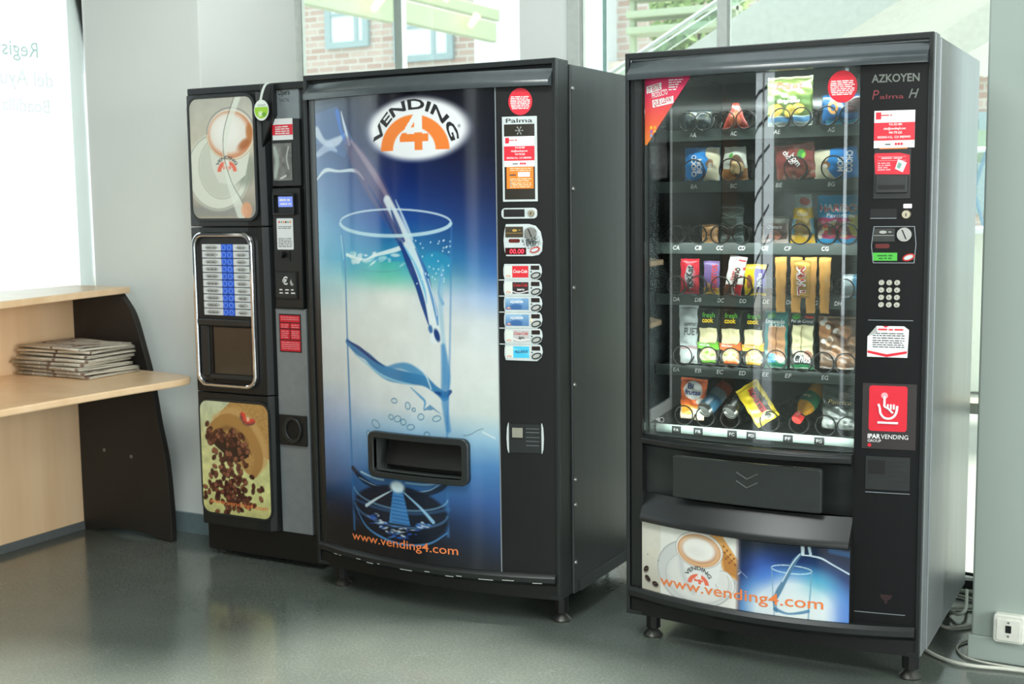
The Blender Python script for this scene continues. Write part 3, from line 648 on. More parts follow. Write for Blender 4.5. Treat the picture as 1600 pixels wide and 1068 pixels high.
# right silver strip and its fittings
build('silver_strip', MB().box(.388, .532, -.012, .03, .137, 1.0), SILV, cmx, bevel=.003)
build('silver_plate', MB().box(.392, .530, -.012, .03, 1.70, 1.828), SILV, cmx, bevel=.003)
build('edge_strip', MB().box(.533, .565, -.006, .03, .137, 1.828), BLKG, cmx, bevel=.003)
build('module', MB().box(.398, .532, -.016, .03, 1.456, 1.70), BLKG, cmx, bevel=.003)
mo = build('module', MB().box(.396, .530, -.022, .03, 1.0, 1.450), SKIRT, cmx, bevel=.006)
lettering(cmx, 'Opera', .436, 1.790, .020, BKTXT, y=-.0130, w=.055, bold=.01)
lettering(cmx, 'TACTIL', .440, 1.765, .012, GRTXT, y=-.0130, w=.048)
x0, x1 = .408, .502
sc_ = build('contact_sticker', MB().box(x0, x1, -.0175, -.016, 1.626, 1.704), WHITE, cmx)
build('band', MB().box(x0, x1, -.0180, -.0175, 1.644, 1.682), RED, sc_)
wm = MB(); [words(wm, x0+.014, x1-.014, z, .006, -.0182, 9) for z in (1.672, 1.664, 1.656, 1.648)]; build('print', wm, WTXT, sc_)
bg_ = Canvas(.406, .494, 1.478, 1.614, 600, (128, 128, 124)); bg_.mottle(26, .35, 9); bg_.line([(.415, 1.60), (.425, 1.55), (.415, 1.49)], [.012, .02, .012], (190, 206, 196), .7, .01); bg_.line([(.48, 1.60), (.47, 1.56), (.478, 1.52)], .006, (210, 214, 214), .7, .004); bg_.line([(.44, 1.485), (.465, 1.495)], .006, (226, 228, 226), .9, .003)
print_sheet('card_window', bg_, PACK, cmx, y=-.0175, label='scuffed grey card window')
build('screen_hood', MB().ring(rrect(.408, .508, 1.350, 1.430, .004, 2), rrect(.414, .503, 1.358, 1.424, .003, 2), -.034, -.022), BLKG, cmx, bevel=.002)
build('display', MB().box(.430, .501, -.0245, -.022, 1.380, 1.418), mat('display_blue', (120, 140, 225), .2, emit=.6), cmx)
wm = MB(); words(wm, .436, .495, 1.402, .010, -.0247, 3); words(wm, .44, .49, 1.388, .009, -.0247, 4); build('display_text', wm, WTXT, cmx)
pn = build('notice', MB().prism(rrect(.418, .494, 1.222, 1.338, .004, 2), -.0235, -.022), WHITE, cmx, label='white paper notice')
wm = MB(); [words(wm, .425, .488, z, .004, -.0237, 5, .9) for z in (1.306, 1.300, 1.262, 1.256, 1.25, 1.244, 1.238, 1.232)]; build('print', wm, GRTXT, pn)
for i, c_ in enumerate(('red_label', 'green_vinyl', 'orange_label', 'dark_red_window', 'green_vinyl', 'orange_label')):
    build('dot', MB().prism(ell(.430+.0105*i, 1.324, .004, .004, 10), -.0238, -.0235), MC[c_], pn)
build('return_knob', MB().cyl((.442, -.022, 1.203), (.442, -.040, 1.203), .013, .010, 16).box(.442, .456, -.036, -.024, 1.198, 1.208), BLKD, cmx, smooth=True)
build('coin_slot', MB().box(.472, .476, -.0245, -.022, 1.180, 1.222), BLKD, cmx)
cb = build('coin_plate', MB().box(.404, .508, -.026, -.022, 1.036, 1.142), BLKD, cmx, bevel=.003)
build('plate_face', MB().box(.410, .502, -.0275, -.026, 1.044, 1.134), BLKG, cb)
lettering(cb, '€', .452, 1.092, .028, WTXT, y=-.0280, bold=.03, align='c')
wm = MB()
for r_, z in enumerate((1.070, 1.058)):
    for i in range(3): words(wm, .425+.027*i, .446+.027*i, z, .007, -.0280, i+r_*3)
build('print', wm, WTXT, cb)
build('plate_pictogram', MB().prism([(.474, 1.100), (.480, 1.112), (.484, 1.102), (.492, 1.090), (.480, 1.088)], -.0280, -.0275), KG, cb)
rs = build('instruction_sticker', MB().box(.406, .508, -.0135, -.012, .836, .980), BLKD, cmx, label='black sticker with red instruction boxes')
for a, b, c_, d in ((.410, .504, .950, .975), (.410, .455, .926, .946), (.459, .504, .926, .946), (.410, .455, .884, .922), (.459, .504, .884, .922), (.410, .504, .840, .880)):
    q = build('box', MB().box(a, b, -.0139, -.0135, c_, d), RED, rs)
    wm = MB(); z = d-.009
    while z > c_+.002: words(wm, a+.006, b-.006, z, .004, -.0141, int(a*999)); z -= .0075
    build('print', wm, mat('pink_ink', (244, 170, 176), .5), q)
hs = build('cup_chute', MB().ring(rrect(.396, .524, .480, .596, .003, 2), ell(.460, .540, .046, .052, 12)[0:1]*0+[(.460+.046*math.cos(math.radians(a)), .540+.05*math.sin(math.radians(a))) for a in [x for s0 in (0, 90, 180, 270) for x in (s0+15, s0+45, s0+75)]], -.022, -.012), SKIRT, cmx, bevel=.002)
build('chute_ring', MB().ring(ell(.460, .540, .046, .052, 28), ell(.464, .541, .030, .036, 28), -.030, -.014), BLKG, hs, bevel=.003, smooth=True)
build('chute_hole', MB().cyl((.464, -.0235, .541), (.464, -.0150, .541), .036, .030, 28), BLKD, hs)
# hanging green wobbler
wb = thing('hanging_tag', 'round white and green tag hanging from the top edge of the hot drinks machine', 'tag', (-3.4138+.39, 3.7265-.055, 1.735))
cv = Canvas(-.034, .034, -.040, .040, 700, (232, 240, 232)); r_ = cv.r2(0, -.0, .0315, .030)
cv.mix(((r_ < 1)*(cv.Z < .012))*1.0, (158, 208, 50)); cv.rect(-.014, .004, -.022, -.004, (224, 238, 214), .9, .003); cv.ellipse(.012, -.016, .010, .008, (90, 150, 40), .003, .8); cv.rect(-.02, .022, .019, .0205, (90, 110, 100)); cv.rect(-.016, .018, .0145, .016, (90, 110, 100))
build('disc', MB().prism(ell(0, 0, .034, .038, 32), .0004, .0016), WHITE, wb)
print_sheet('face', cv, MATP, wb, y=0, keep=lambda X, Z: ((X/.0335)**2+(Z/.0375)**2) < 1)
sb = MB(); P = cr([(-.003, .035), (.006, .065), (.022, .092), (.045, .099)])
sb.prism([(a-.005, b) for a, b in P]+[(a+.005, b-.003) for a, b in P[::-1]], .0004, .0012); build('strap', sb, mat('clear_strap', (222, 232, 226), .3), wb)

# ================================================================== DRINKS MACHINE (middle)
W2 = lambda x: .085*max(0, 1-((x-.50)/.48)**2)
dm = thing('drinks_vending_machine', 'wide black drinks machine with a big picture of a glass of water', 'vending machine', (-2.7405, 3.5756, 0))
build('cabinet', MB().box(.004, .988, .080, .80, .085, 1.822), SIDE, dm, bevel=.004)
build('door', MB().box(.0, .982, .0, .077, .088, 1.834), mat('door_side_paint', (34, 38, 38), .38, metal=.2, bump=.12, bscale=700), dm, bevel=.004)
build('base_rail', MB().box(.985, .992, .12, .79, .085, .125), SIDE, dm, bevel=.001)
def front_frame(par, W, z0=.09, z1=1.834, t=.012):
    build('outer_frame', MB().ring([(0, z0), (W, z0), (W, z1), (0, z1)], [(t, z0+t), (W-t, z0+t), (W-t, z1-.018), (t, z1-.018)], -.018, .004), BLKG, par, bevel=.002)
front_frame(dm, .982)
def header(par, x0, x1, wp):
    # profile in y,z swept along x and bowed with the front
    prof = [(.0, 1.803), (-.006, 1.803), (-.010, 1.796), (-.018, 1.784), (-.030, 1.774), (-.038, 1.768), (-.040, 1.765), (-.040, 1.748), (.0, 1.748)]
    build('header', MB().prism([(y, z) for y, z in prof], x0, x1, 'x'), mat('header_gloss', (62, 68, 70), .2, bump=.05, bscale=800), par, warp=lambda x: wp(x)*.75, smooth=True)
header(dm, .014, .968, W2)
build('side_strip', MB().box(.014, .050, -.012, .0, .17, 1.75), SKIRT, dm, bevel=.002, warp=W2)
build('control_column', MB().box(.792, .970, -.010, .0, .17, 1.75), BLK, dm, warp=W2, bevel=.001)
build('bottom_lip', MB().prism([(.0, .178), (-.020, .174), (-.028, .165), (-.028, .150), (-.010, .135), (.0, .135)], .012, .970, 'x'), SKIRT, dm, warp=W2, smooth=True)
build('skirt', MB().box(.014, .970, -.012, .0, .088, .14), BLKD, dm, warp=lambda x: W2(x)*.55)
sc2 = MB()
for a, l in ((.10, .02), (.13, .01), (.22, .02), (.27, .03), (.32, .01), (.42, .05), (.52, .02), (.60, .03), (.64, .02), (.72, .05), (.80, .04), (.90, .03)): sc2.box(a, a+l, -.0285, -.0280, .150+.003*math.sin(a*40), .152+.003*math.sin(a*40))
build('scratches', sc2, mat('bare_metal', (190, 196, 192), .4), dm, warp=W2)
def leg(par, x, y, top=.09):
    o = build('leg', MB().cyl((x, y, .030), (x, y, top), .024, .024, 8), BLKD, par)
    build('foot', MB().lathe([(.030, 0), (.032, .006), (.020, .018), (.012, .026), (.012, .032)], (x, y), 20), mat('foot_metal', (96, 96, 92), .35, metal=.8), o, smooth=True)
for p in ((.062, .05), (.955, .05), (.062, .74), (.94, .74)): leg(dm, *p)
rv = MB()
for z in (1.746, 1.427, 1.108, .789, .472, .387, .191): rv.cyl((.988, .092, z), (.993, .092, z), .0085, .005, 12)
build('rivets', rv, STEEL, dm, smooth=True)
# big water picture
cv = Canvas(.050, .793, .170, 1.757, 400)
X, Z = cv.X, cv.Z
Lc = [(1.76, (84, 98, 118)), (1.6, (74, 102, 144)), (1.45, (96, 134, 180)), (1.30, (104, 168, 206)), (1.20, (86, 172, 206)), (1.12, (170, 214, 222)), (1.0, (220, 228, 226)), (.78, (216, 222, 222)), (.66, (176, 190, 220)), (.55, (120, 152, 202)), (.42, (66, 100, 150)), (.33, (28, 42, 66)), (.26, (18, 20, 26)), (.17, (22, 22, 24))]
Mc = [(1.76, (20, 20, 26)), (1.6, (18, 24, 60)), (1.45, (24, 46, 108)), (1.33, (34, 78, 152)), (1.2, (44, 150, 186)), (1.14, (150, 214, 196)), (1.08, (222, 228, 222)), (.80, (224, 228, 224)), (.70, (212, 220, 222)), (.60, (128, 178, 214)), (.48, (66, 128, 190)), (.40, (42, 84, 140)), (.33, (20, 32, 56)), (.26, (16, 18, 26)), (.17, (28, 26, 28))]
Rc = [(1.76, (18, 18, 24)), (1.55, (20, 22, 38)), (1.42, (24, 36, 76)), (1.25, (40, 74, 134)), (1.16, (66, 112, 174)), (1.08, (150, 180, 220)), (1.0, (208, 218, 222)), (.85, (222, 228, 224)), (.70, (210, 222, 216)), (.61, (150, 190, 214)), (.52, (82, 134, 190)), (.40, (54, 92, 152)), (.30, (38, 62, 106)), (.22, (34, 42, 60)), (.17, (30, 32, 38))]
def col(st):
    st = sorted(st); xs = [a for a, _ in st]; return np.stack([np.interp(Z, xs, [c[k] for _, c in st]) for k in range(3)], -1)
a_ = np.interp(X, [.05, .42], [0, 1])[..., None]; b_ = np.interp(X, [.46, .79], [0, 1])[..., None]
a_ = a_*a_*(3-2*a_)
cv.A = (col(Lc)*(1-a_)+col(Mc)*a_)*(1-b_)+col(Rc)*b_
# dark corner shading printed low right, glow inside the glass
glx = lambda z: np.interp(z, [.25, 1.33], [.200, .165]); grx = lambda z: np.interp(z, [.25, 1.33], [.604, .637])
ins = sm(glx(Z)-.002, glx(Z)+.002, X)*(1-sm(grx(Z)-.002, grx(Z)+.002, X))
cv.mix(ins*sm(.0, .08, Z-.80)*(1-sm(1.06, 1.12, Z))*.25, (232, 234, 228))
# water surface back part, teal inside the top
cv.mix(ins*sm(1.10, 1.19, Z)*(1-sm(1.205, 1.215, Z+.02*np.sin(X*30)))*.55, (40, 150, 190))
cv.mix(ins*sm(.17, .40, X)*(1-sm(.40, .5, X))*sm(1.10, 1.16, Z)*(1-sm(1.19, 1.2, Z))*.5, (90, 206, 160))
for i in range(26):
    x = random.uniform(.185, .46); z = 1.205+random.gauss(0, .012); cv.ellipse(x, z, random.uniform(.006, .02), random.uniform(.003, .009), random.choice([(232, 240, 240), (205, 228, 232), (150, 205, 214)]), .004, .8, random.uniform(-.3, .6))
cv.line([(.20, 1.215), (.28, 1.200), (.33, 1.215), (.42, 1.235), (.46, 1.25)], [.012, .006, .01, .016, .014], (226, 238, 236), .9, .004)
cv.line([(.27, 1.165), (.36, 1.160), (.44, 1.168)], .003, (90, 150, 170), .6, .003)
# bottle mouth at upper left
cv.poly([(.052, 1.70), (.17, 1.72), (.245, 1.60), (.20, 1.545), (.052, 1.60)], (84, 118, 170), .55)
cv.line([(.055, 1.64), (.10, 1.60), (.16, 1.60), (.20, 1.62)], [.035, .02, .03, .01], (214, 226, 240), .8, .012)
cv.line([(.06, 1.56), (.12, 1.585), (.16, 1.57)], [.02, .03, .01], (196, 212, 236), .7, .01)
cv.line([(.17, 1.70), (.185, 1.64), (.21, 1.60)], [.02, .012, .02], (60, 120, 214), .8, .006)
cv.line([(.19, 1.70), (.205, 1.65), (.225, 1.59)], [.004, .01, .012], (230, 240, 250), .8, .004)
cv.line([(.052, 1.475), (.10, 1.505), (.17, 1.50), (.25, 1.50), (.29, 1.47)], [.006, .014, .008, .012, .005], (226, 238, 240), .85, .004)
# the pouring stream
cv.line([(.215, 1.60), (.26, 1.545), (.32, 1.47), (.37, 1.40), (.42, 1.32), (.46, 1.25)], [.03, .07, .085, .075, .05, .035], (110, 92, 120), .65, .02)
cv.line([(.235, 1.60), (.30, 1.53), (.36, 1.455), (.41, 1.38)], [.008, .02, .02, .006], (170, 150, 165), .6, .01)
cv.line([(.31, 1.45), (.36, 1.38), (.42, 1.28), (.46, 1.22)], [.004, .012, .010, .01], (40, 70, 130), .8, .004)
cv.line([(.39, 1.40), (.45, 1.30), (.50, 1.20), (.53, 1.12), (.555, 1.05), (.57, .98), (.565, .94)], [.03, .035, .04, .042, .045, .04, .03], (226, 238, 240), .85, .01)
cv.line([(.44, 1.26), (.475, 1.19), (.505, 1.12), (.525, 1.06), (.545, .99)], [.010, .026, .020, .018, .004], (28, 62, 128), .95, .005)
cv.line([(.455, 1.25), (.50, 1.18), (.53, 1.11), (.54, 1.06)], [.004, .012, .010, .003], (120, 190, 224), .9, .004)
cv.line([(.50, 1.24), (.54, 1.16), (.56, 1.10)], [.003, .014, .003], (36, 90, 160), .8, .005)
cv.line([(.405, 1.37), (.43, 1.31), (.455, 1.265)], [.006, .018, .010], (30, 52, 112), .8, .006)
cv.line([(.425, 1.40), (.46, 1.33), (.49, 1.27)], [.003, .010, .006], (206, 224, 236), .8, .004)
cv.line([(.53, 1.16), (.555, 1.10), (.572, 1.04), (.580, .99)], [.004, .012, .014, .006], (70, 130, 190), .8, .005)
cv.line([(.485, 1.20), (.515, 1.13), (.535, 1.07)], .003, (214, 236, 244), .9, .002); cv.line([(.547, 1.14), (.566, 1.08), (.578, 1.02)], .0028, (235, 246, 248), .9, .002)
cv.line([(.60, 1.16), (.585, 1.10), (.60, 1.06)], [.010, .006, .012], (90, 150, 200), .6, .006)
cv.ellipse(.576, .955, .010, .022, (24, 52, 116), .006, .95, .3); cv.ellipse(.552, .975, .008, .014, (50, 100, 160), .005, .9, .2)
cv.line([(.60, 1.18), (.592, 1.05), (.60, .93), (.605, .80)], [.012, .018, .014, .02], (120, 180, 214), .45, .012)
for i in range(36):
    x = random.uniform(.50, .632); z = random.uniform(1.12, 1.27); cv.ellipse(x, z, .003, .003, (200, 226, 240), .002, .8)
# side lines of the glass
cv.line([(.165, 1.33), (.187, 1.22), (.190, .9), (.200, .25)], [.003, .004, .007, .010], (52, 116, 176), .75, .006)
cv.line([(.637, 1.33), (.622, .90), (.606, .60), (.604, .28)], [.004, .006, .008, .010], (70, 130, 190), .6, .008)
cv.line([(.172, 1.28), (.182, 1.2)], .003, (220, 236, 238), .7)
# wave
cv.line([(.190, .915), (.235, .885), (.285, .868), (.33, .835), (.38, .815), (.44, .808), (.52, .800), (.565, .775), (.60, .752)], [.018, .024, .030, .040, .046, .044, .034, .024, .03], (46, 116, 170), .9, .008)
cv.line([(.190, .918), (.25, .895), (.31, .862), (.36, .84)], [.004, .012, .010, .002], (22, 54, 116), .9, .004)
cv.line([(.22, .875), (.28, .845), (.34, .812), (.40, .795), (.48, .785)], [.003, .008, .010, .008, .004], (150, 200, 220), .8, .004)
cv.line([(.36, .83), (.42, .845), (.47, .84), (.53, .81), (.555, .775)], [.010, .020, .028, .016, .006], (60, 132, 184), .8, .01)
cv.line([(.50, .85), (.53, .82), (.55, .775)], .005, (206, 226, 232), .9, .003); cv.line([(.565, .765), (.60, .758), (.622, .77)], [.006, .020, .012], (24, 66, 126), .85, .005)
cv.line([(.47, .775), (.51, .745), (.525, .73), (.52, .705)], [.003, .008, .008, .004], (86, 150, 196), .9, .004)
cv.poly([(.515, .70), (.545, .722), (.590, .690), (.56, .705)], (60, 120, 170), .7)
cv.line([(.598, .92), (.606, .82), (.60, .74), (.612, .64)], [.016, .034, .024, .018], (60, 128, 186), .7, .012)
cv.mottle(18, .035, 6)
for x, z, a, b, r_ in ((.316, .638, .018, .012, -.5), (.385, .668, .010, .008, -.4), (.412, .664, .014, .010, .3), (.456, .712, .010, .012, .2), (.400, .725, .012, .008, 0), (.436, .655, .011, .010, 0), (.466, .640, .015, .009, .2), (.508, .678, .012, .010, .2), (.569, .676, .016, .009, .3), (.28, .60, .008, .012, 0), (.53, .62, .010, .008, 0), (.48, .70, .007, .006, 0)):
    cv.ellipse(x, z, a, b, (176, 204, 214), .004, .35, r_); cv.oring(x, z, a, b, .0032, (66, 120, 156), .85, r_, .002)
# stem and foot of the glass
fade = ins*(1-sm(.44, .50, Z))*sm(.25, .33, Z)
cv.mix(fade*.45, (40, 92, 148))
cv.line([(.20, .47), (.25, .435), (.33, .412), (.40, .405), (.50, .412), (.57, .435), (.605, .46)], [.016, .020, .016, .010, .016, .018, .010], (16, 30, 54), .9, .005)
cv.line([(.24, .462), (.30, .448), (.345, .446)], .006, (190, 222, 232), .9, .004); cv.line([(.44, .446), (.52, .448), (.57, .458)], .006, (160, 200, 224), .8, .004)
cv.line([(.23, .44), (.32, .42), (.45, .418), (.53, .428), (.575, .455)], .003, (170, 204, 224), .8, .002)
cv.ellipse(.404, .335, .203, .098, (12, 20, 38), .012, .93); cv.poly([(.40, .415), (.23, .37), (.58, .37)], (12, 20, 38), .9)
cv.oring(.404, .405, .200, .055, .006, (120, 170, 206), .7, 0, .004, 'bot'); cv.oring(.404, .350, .198, .060, .008, (90, 140, 190), .6, 0, .006, 'bot')
cv.line([(.205, .36), (.30, .345), (.40, .340), (.51, .348), (.61, .372)], .010, (60, 116, 170), .5, .008)
cv.line([(.378, .412), (.31, .375), (.262, .345)], [.004, .008, .012], (206, 226, 236), .95, .004)
cv.line([(.432, .412), (.50, .365), (.548, .322)], [.004, .009, .013], (150, 200, 236), .95, .004)
cv.poly([(.388, .425), (.425, .425), (.455, .30), (.365, .30)], (66, 140, 206), .9)
for i in range(9): cv.line([(.370+.002*(9-i)*.6, .305+.013*i), (.452-.002*(9-i)*-.2-.0025*i, .303+.013*i)], .0035, (24, 74, 140), .7, .003)
cv.ellipse(.404, .428, .030, .020, (214, 236, 244), .014, .95)
for i in range(60):
    t = random.uniform(3.3, 6.1); x = .404+.135*math.cos(t)*random.uniform(.6, 1.); z = .33+.085*math.sin(t)*random.uniform(.5, 1.)
    cv.ellipse(x, z, random.uniform(.004, .018), random.uniform(.0015, .004), random.choice([(210, 226, 240), (90, 150, 220), (40, 90, 180)]), .003, .85, random.uniform(-.3, .3))
cv.line([(.212, .33), (.26, .27), (.34, .240), (.43, .230), (.53, .246), (.60, .29)], [.003, .006, .008, .007, .006, .004], (80, 150, 214), .9, .004)
cv.line([(.665, .625), (.69, .630), (.715, .645), (.735, .652)], .0016, (60, 80, 90), .9)
cv.line([(.735, .640), (.775, .622)], .006, (236, 242, 240), .6, .003)
# rim
cv.oring(.402, 1.325, .232, .044, .006, (206, 226, 234), .85, 0, .003, 'top'); cv.oring(.402, 1.325, .232, .044, .012, (196, 226, 232), .85, 0, .004, 'bot')
# logo bubble
e_ = cv.r2(.510, 1.628, .208, .108); cv.mix(1-sm(.80, 1.06, e_), (236, 238, 240))
logo_arc(cv, .502, 1.560, .133)
cv.A *= .93
keep2 = lambda X, Z: ~((X > .300) & (X < .680) & (Z > .465) & (Z < .606))
print_sheet('picture_panel', cv, GLOSSP, dm, warp=W2, y=-.011, keep=keep2, label='glossy picture of water poured into a glass')
build('panel_edge', MB().box(.790, .793, -.0115, -.0, .172, 1.755), SILV, dm, warp=W2)
lettering(dm, 'VENDING', .504, 1.553, .032, BKTXT, y=-.0118, w=.375, arc=.140, align='c', bold=.035, warp=W2)
lettering(dm, '®', .665, 1.628, .010, GRTXT, y=-.0118, warp=W2)
lettering(dm, 'www.vending4.com', .188, .214, .030, ORTXT, y=-.0118, w=.452, bold=.006, rot=.010, warp=W2)
# delivery opening
build('delivery_frame', MB().ring(rrect(.290, .690, .458, .616, .026, 6), rrect(.314, .666, .478, .594, .010, 6), -.030, -.006), BLKG, dm, warp=W2, bevel=.006, smooth=True)
build('delivery_recess', MB().ring([(.308, .472), (.672, .472), (.672, .600), (.308, .600)], [(.314, .478), (.666, .478), (.666, .594), (.314, .594)], -.022, .055), mat('recess_grey', (70, 76, 74), .4), dm, warp=W2)
build('delivery_flap', MB().prism([(-.012+.02, .500), (.0+.02, .500), (.030+.02, .592), (.020+.02, .592)], .340, .664, 'x'), BLKD, dm, warp=W2)
build('recess_back', MB().box(.31, .67, .056, .060, .47, .60), BLKD, dm, warp=W2)
# control column fittings
def bx(name, x0, x1, z0, z1, m, par, y0=-.0115, t=.0015, r=0, wp=W2, bevel=0, label=None):
    mb = MB().prism(rrect(x0, x1, z0, z1, r, 4), y0-t, y0) if r else MB().box(x0, x1, y0-t, y0, z0, z1)
    return build(name, mb, m, par, warp=wp, bevel=bevel, label=label)
def round_sticker(par, x, z, rx, rz, y, wp):
    o = build('round_sticker', MB().prism(ell(x, z, rx, rz, 36), y-.001, y), RED, par, warp=wp, label='round red sticker')
    mb = MB(); rings = MB()
    for i in range(9):
        zz = z+.019-.0052*i; hw = rx*.82*math.sqrt(max(.1, 1-((zz-z)/rz)**2)); 
        if 1 <= i <= 8: words(mb, x-hw, x+hw, zz, .0045, y-.0011, i)
    build('print', mb, WTXT, o, warp=wp)
def contact(par, x0, x1, z0, z1, y, wp):
    o = bx('contact_sticker', x0, x1, z0, z1, WHITE, par, y, .001, wp=wp, label='white and red contact sticker'); H = z1-z0; W = x1-x0; y -= .001
    b_ = bx('red_band', x0, x1, z0+.20*H, z0+.68*H, RED, o, y, .0004, wp=wp)
    bx('logo_tile', x0+.04*W, x0+.17*W, z0+.77*H, z0+.96*H, RED, o, y, .0005, wp=wp)
    lettering(b_, '916 553 884', x0+.37*W, z0+.60*H, .06*H, WTXT, y=y-.0008, w=.32*W, bold=.02, warp=wp)
    lettering(b_, 'info@vending4.com', x0+.24*W, z0+.49*H, .06*H, WTXT, y=y-.0008, w=.54*W, bold=.02, warp=wp)
    lettering(b_, '944 770 625', x0+.37*W, z0+.38*H, .06*H, WTXT, y=y-.0008, w=.32*W, bold=.02, warp=wp)
    lettering(b_, 'VENDING 4 S.L.  C.I.F. B48299493', x0+.08*W, z0+.26*H, .06*H, WTXT, y=y-.0008, w=.82*W, bold=.02, warp=wp)
    mb = MB(); words(mb, x0+.17*W, x0+.44*W, z0+.86*H, .05*H, y-.0004, 2); build('print', mb, REDTXT, o, warp=wp)
    mb = MB(); words(mb, x0+.28*W, x0+.47*W, z0+.08*H, .05*H, y-.0004, 3); build('print', mb, GRTXT, o, warp=wp)
    q = MB(); [q.box(x0+(.52+.07*i)*W, x0+(.575+.07*i)*W, y-.0006, y, z0+.07*H, z0+.135*H) for i in range(3)]; build('icons', q, RED, o, warp=wp)
round_sticker(dm, .871, 1.702, .037, .042, -.0105, W2)
lp = bx('light_frame', .813, .922, 1.389, 1.656, LSILV, dm, -.010, .003, bevel=.001)
bx('frame_window', .820, .915, 1.396, 1.632, mat('smoked_window', (48, 44, 38), .2), lp, -.013, .0006)
lettering(lp, 'Palma', .826, 1.637, .013, BKTXT, y=-.0135, w=.083, bold=.01, warp=W2)
mb = MB()
for k in range(6):
    a = k*PI/3; c_, s_ = math.cos(a), math.sin(a)
    mb.tube([(.868, -.0142, 1.612), (.868+.013*c_, -.0142, 1.612+.015*s_)], .0007, 4)
    for q in (.6, -.6): mb.tube([(.868+.008*c_, -.0142, 1.612+.009*s_), (.868+.008*c_+.004*math.cos(a+q), -.0142, 1.612+.009*s_+.004*math.sin(a+q))], .0006, 4)
build('snowflake', mb, KG, lp, warp=W2)
contact(dm, .820, .915, 1.499, 1.594, -.0138, W2)
os_ = bx('price_sticker', .827, .911, 1.430, 1.500, ORANGE, dm, -.0136, .001, label='orange sticker')
bx('blank_field', .863, .900, 1.467, 1.482, WHITE, os_, -.0146, .0004)
mb = MB(); [words(mb, .838, .904, z, .0045, -.0150, 8) for z in (1.492, 1.486, 1.459, 1.453, 1.446, 1.440, 1.434)]; build('print', mb, mat('pale_orange_ink', (252, 214, 176), .5), os_, warp=W2)
mb = MB(); words(mb, .836, .861, 1.471, .006, -.0150, 1); mb.box(.838, .842, -.0150, -.0148, 1.436, 1.452); build('print', mb, GRTXT, os_, warp=W2)
rp = bx('slot_plate', .808, .920, 1.335, 1.369, LSILV, dm, -.010, .004, r=.012, bevel=.001)
bx('slot', .816, .882, 1.341, 1.365, BLKD, rp, -.014, .001)
def keylock(par, x, z, y, wp, r=.011):
    o = build('key_lock', MB().cyl((x, y, z), (x, y-.005, z), r, r*.85, 20), mat('brass_lock', (176, 168, 146), .3, metal=.7), par, warp=wp)
    build('keyhole', MB().box(x-.0012, x+.0012, y-.0056, y-.005, z-.005, z+.004), BLKD, o, warp=wp)
keylock(dm, .903, 1.352, -.0135, W2)
# coin plate
cpoly = [(.822, 1.318), (.895, 1.318), (.915, 1.312), (.930, 1.293), (.936, 1.262), (.934, 1.232), (.925, 1.220), (.905, 1.216), (.822, 1.216), (.816, 1.236), (.814, 1.268), (.817, 1.296)]
cp = build('coin_plate', MB().prism(cpoly, -.015, -.010), LSILV, dm, warp=W2, bevel=.001)
bx('sign_window', .821, .877, 1.276, 1.310, mat('brown_window', (70, 62, 50), .25), cp, -.015, .001)
mb = MB(); mb.prism(ell(.851, 1.298, .008, .004, 12), -.0166, -.016).box(.864, .869, -.0166, -.016, 1.298, 1.300).box(.824, .875, -.0166, -.016, 1.289, 1.290); build('pictogram', mb, mat('gold_ink', (196, 160, 80), .4), cp, warp=W2)
bx('sensor_window', .831, .867, 1.259, 1.271, DKRED, cp, -.015, .0006, r=.005)
bx('price_display', .820, .886, 1.221, 1.243, mat('led_black', (58, 14, 14), .2), cp, -.015, .0008)
ld = MB(); lettering(cp, '00.00', .834, 1.2245, .0145, mat('led_red', (255, 60, 80), .4, emit=1.2), y=-.0163, w=.046, bold=.02, shear=.1, warp=W2)
def coin_disc(par, x, z, y, wp, r=.020):
    o = build('coin_disc', MB().cyl((x, y, z), (x, y-.007, z), r, r*.93, 28), STEEL, par, warp=wp, smooth=True)
    a = math.radians(68); d = (math.cos(a), math.sin(a)); n = (-d[1], d[0])
    build('slot', MB().prism([(x+s1*d[0]*.014-s2*n[0]*.0022*-1, z-s1*d[1]*.014*-1*-1+s2*n[1]*.0022) for s1, s2 in ((1, 1), (1, -1), (-1, -1), (-1, 1))], y-.0078, y-.007), BLKD, o, warp=wp)
coin_disc(dm, .901, 1.289, -.014, W2, .0195)
mb = MB(); rd = random.Random(2)
for _ in range(260):
    x = .903+rd.gauss(0, .012); z = 1.262+rd.gauss(0, .009)
    if .87 < x < .933 and 1.238 < z < 1.30: mb.prism(ell(x, z, rd.uniform(.0006, .0022), rd.uniform(.0006, .002), 6), -.0158, -.0150)
build('worn_patch', mb, mat('worn_grey', (70, 78, 76), .6), cp, warp=W2)
def oval_button(par, x, z, rx, rz, y, wp, ringm, face, rot=.35):
    o = build('oval_button', MB().prism(ell(x, z, rx, rz, 24, rot), y-.003, y), ringm, par, warp=wp)
    build('button_face', MB().prism(ell(x, z, rx*.74, rz*.60, 24, rot), y-.0042, y-.003), face, o, warp=wp)
oval_button(dm, .914, 1.236, .0155, .0085, -.015, W2, mat('red_ring', (188, 44, 38), .35), LSILV)
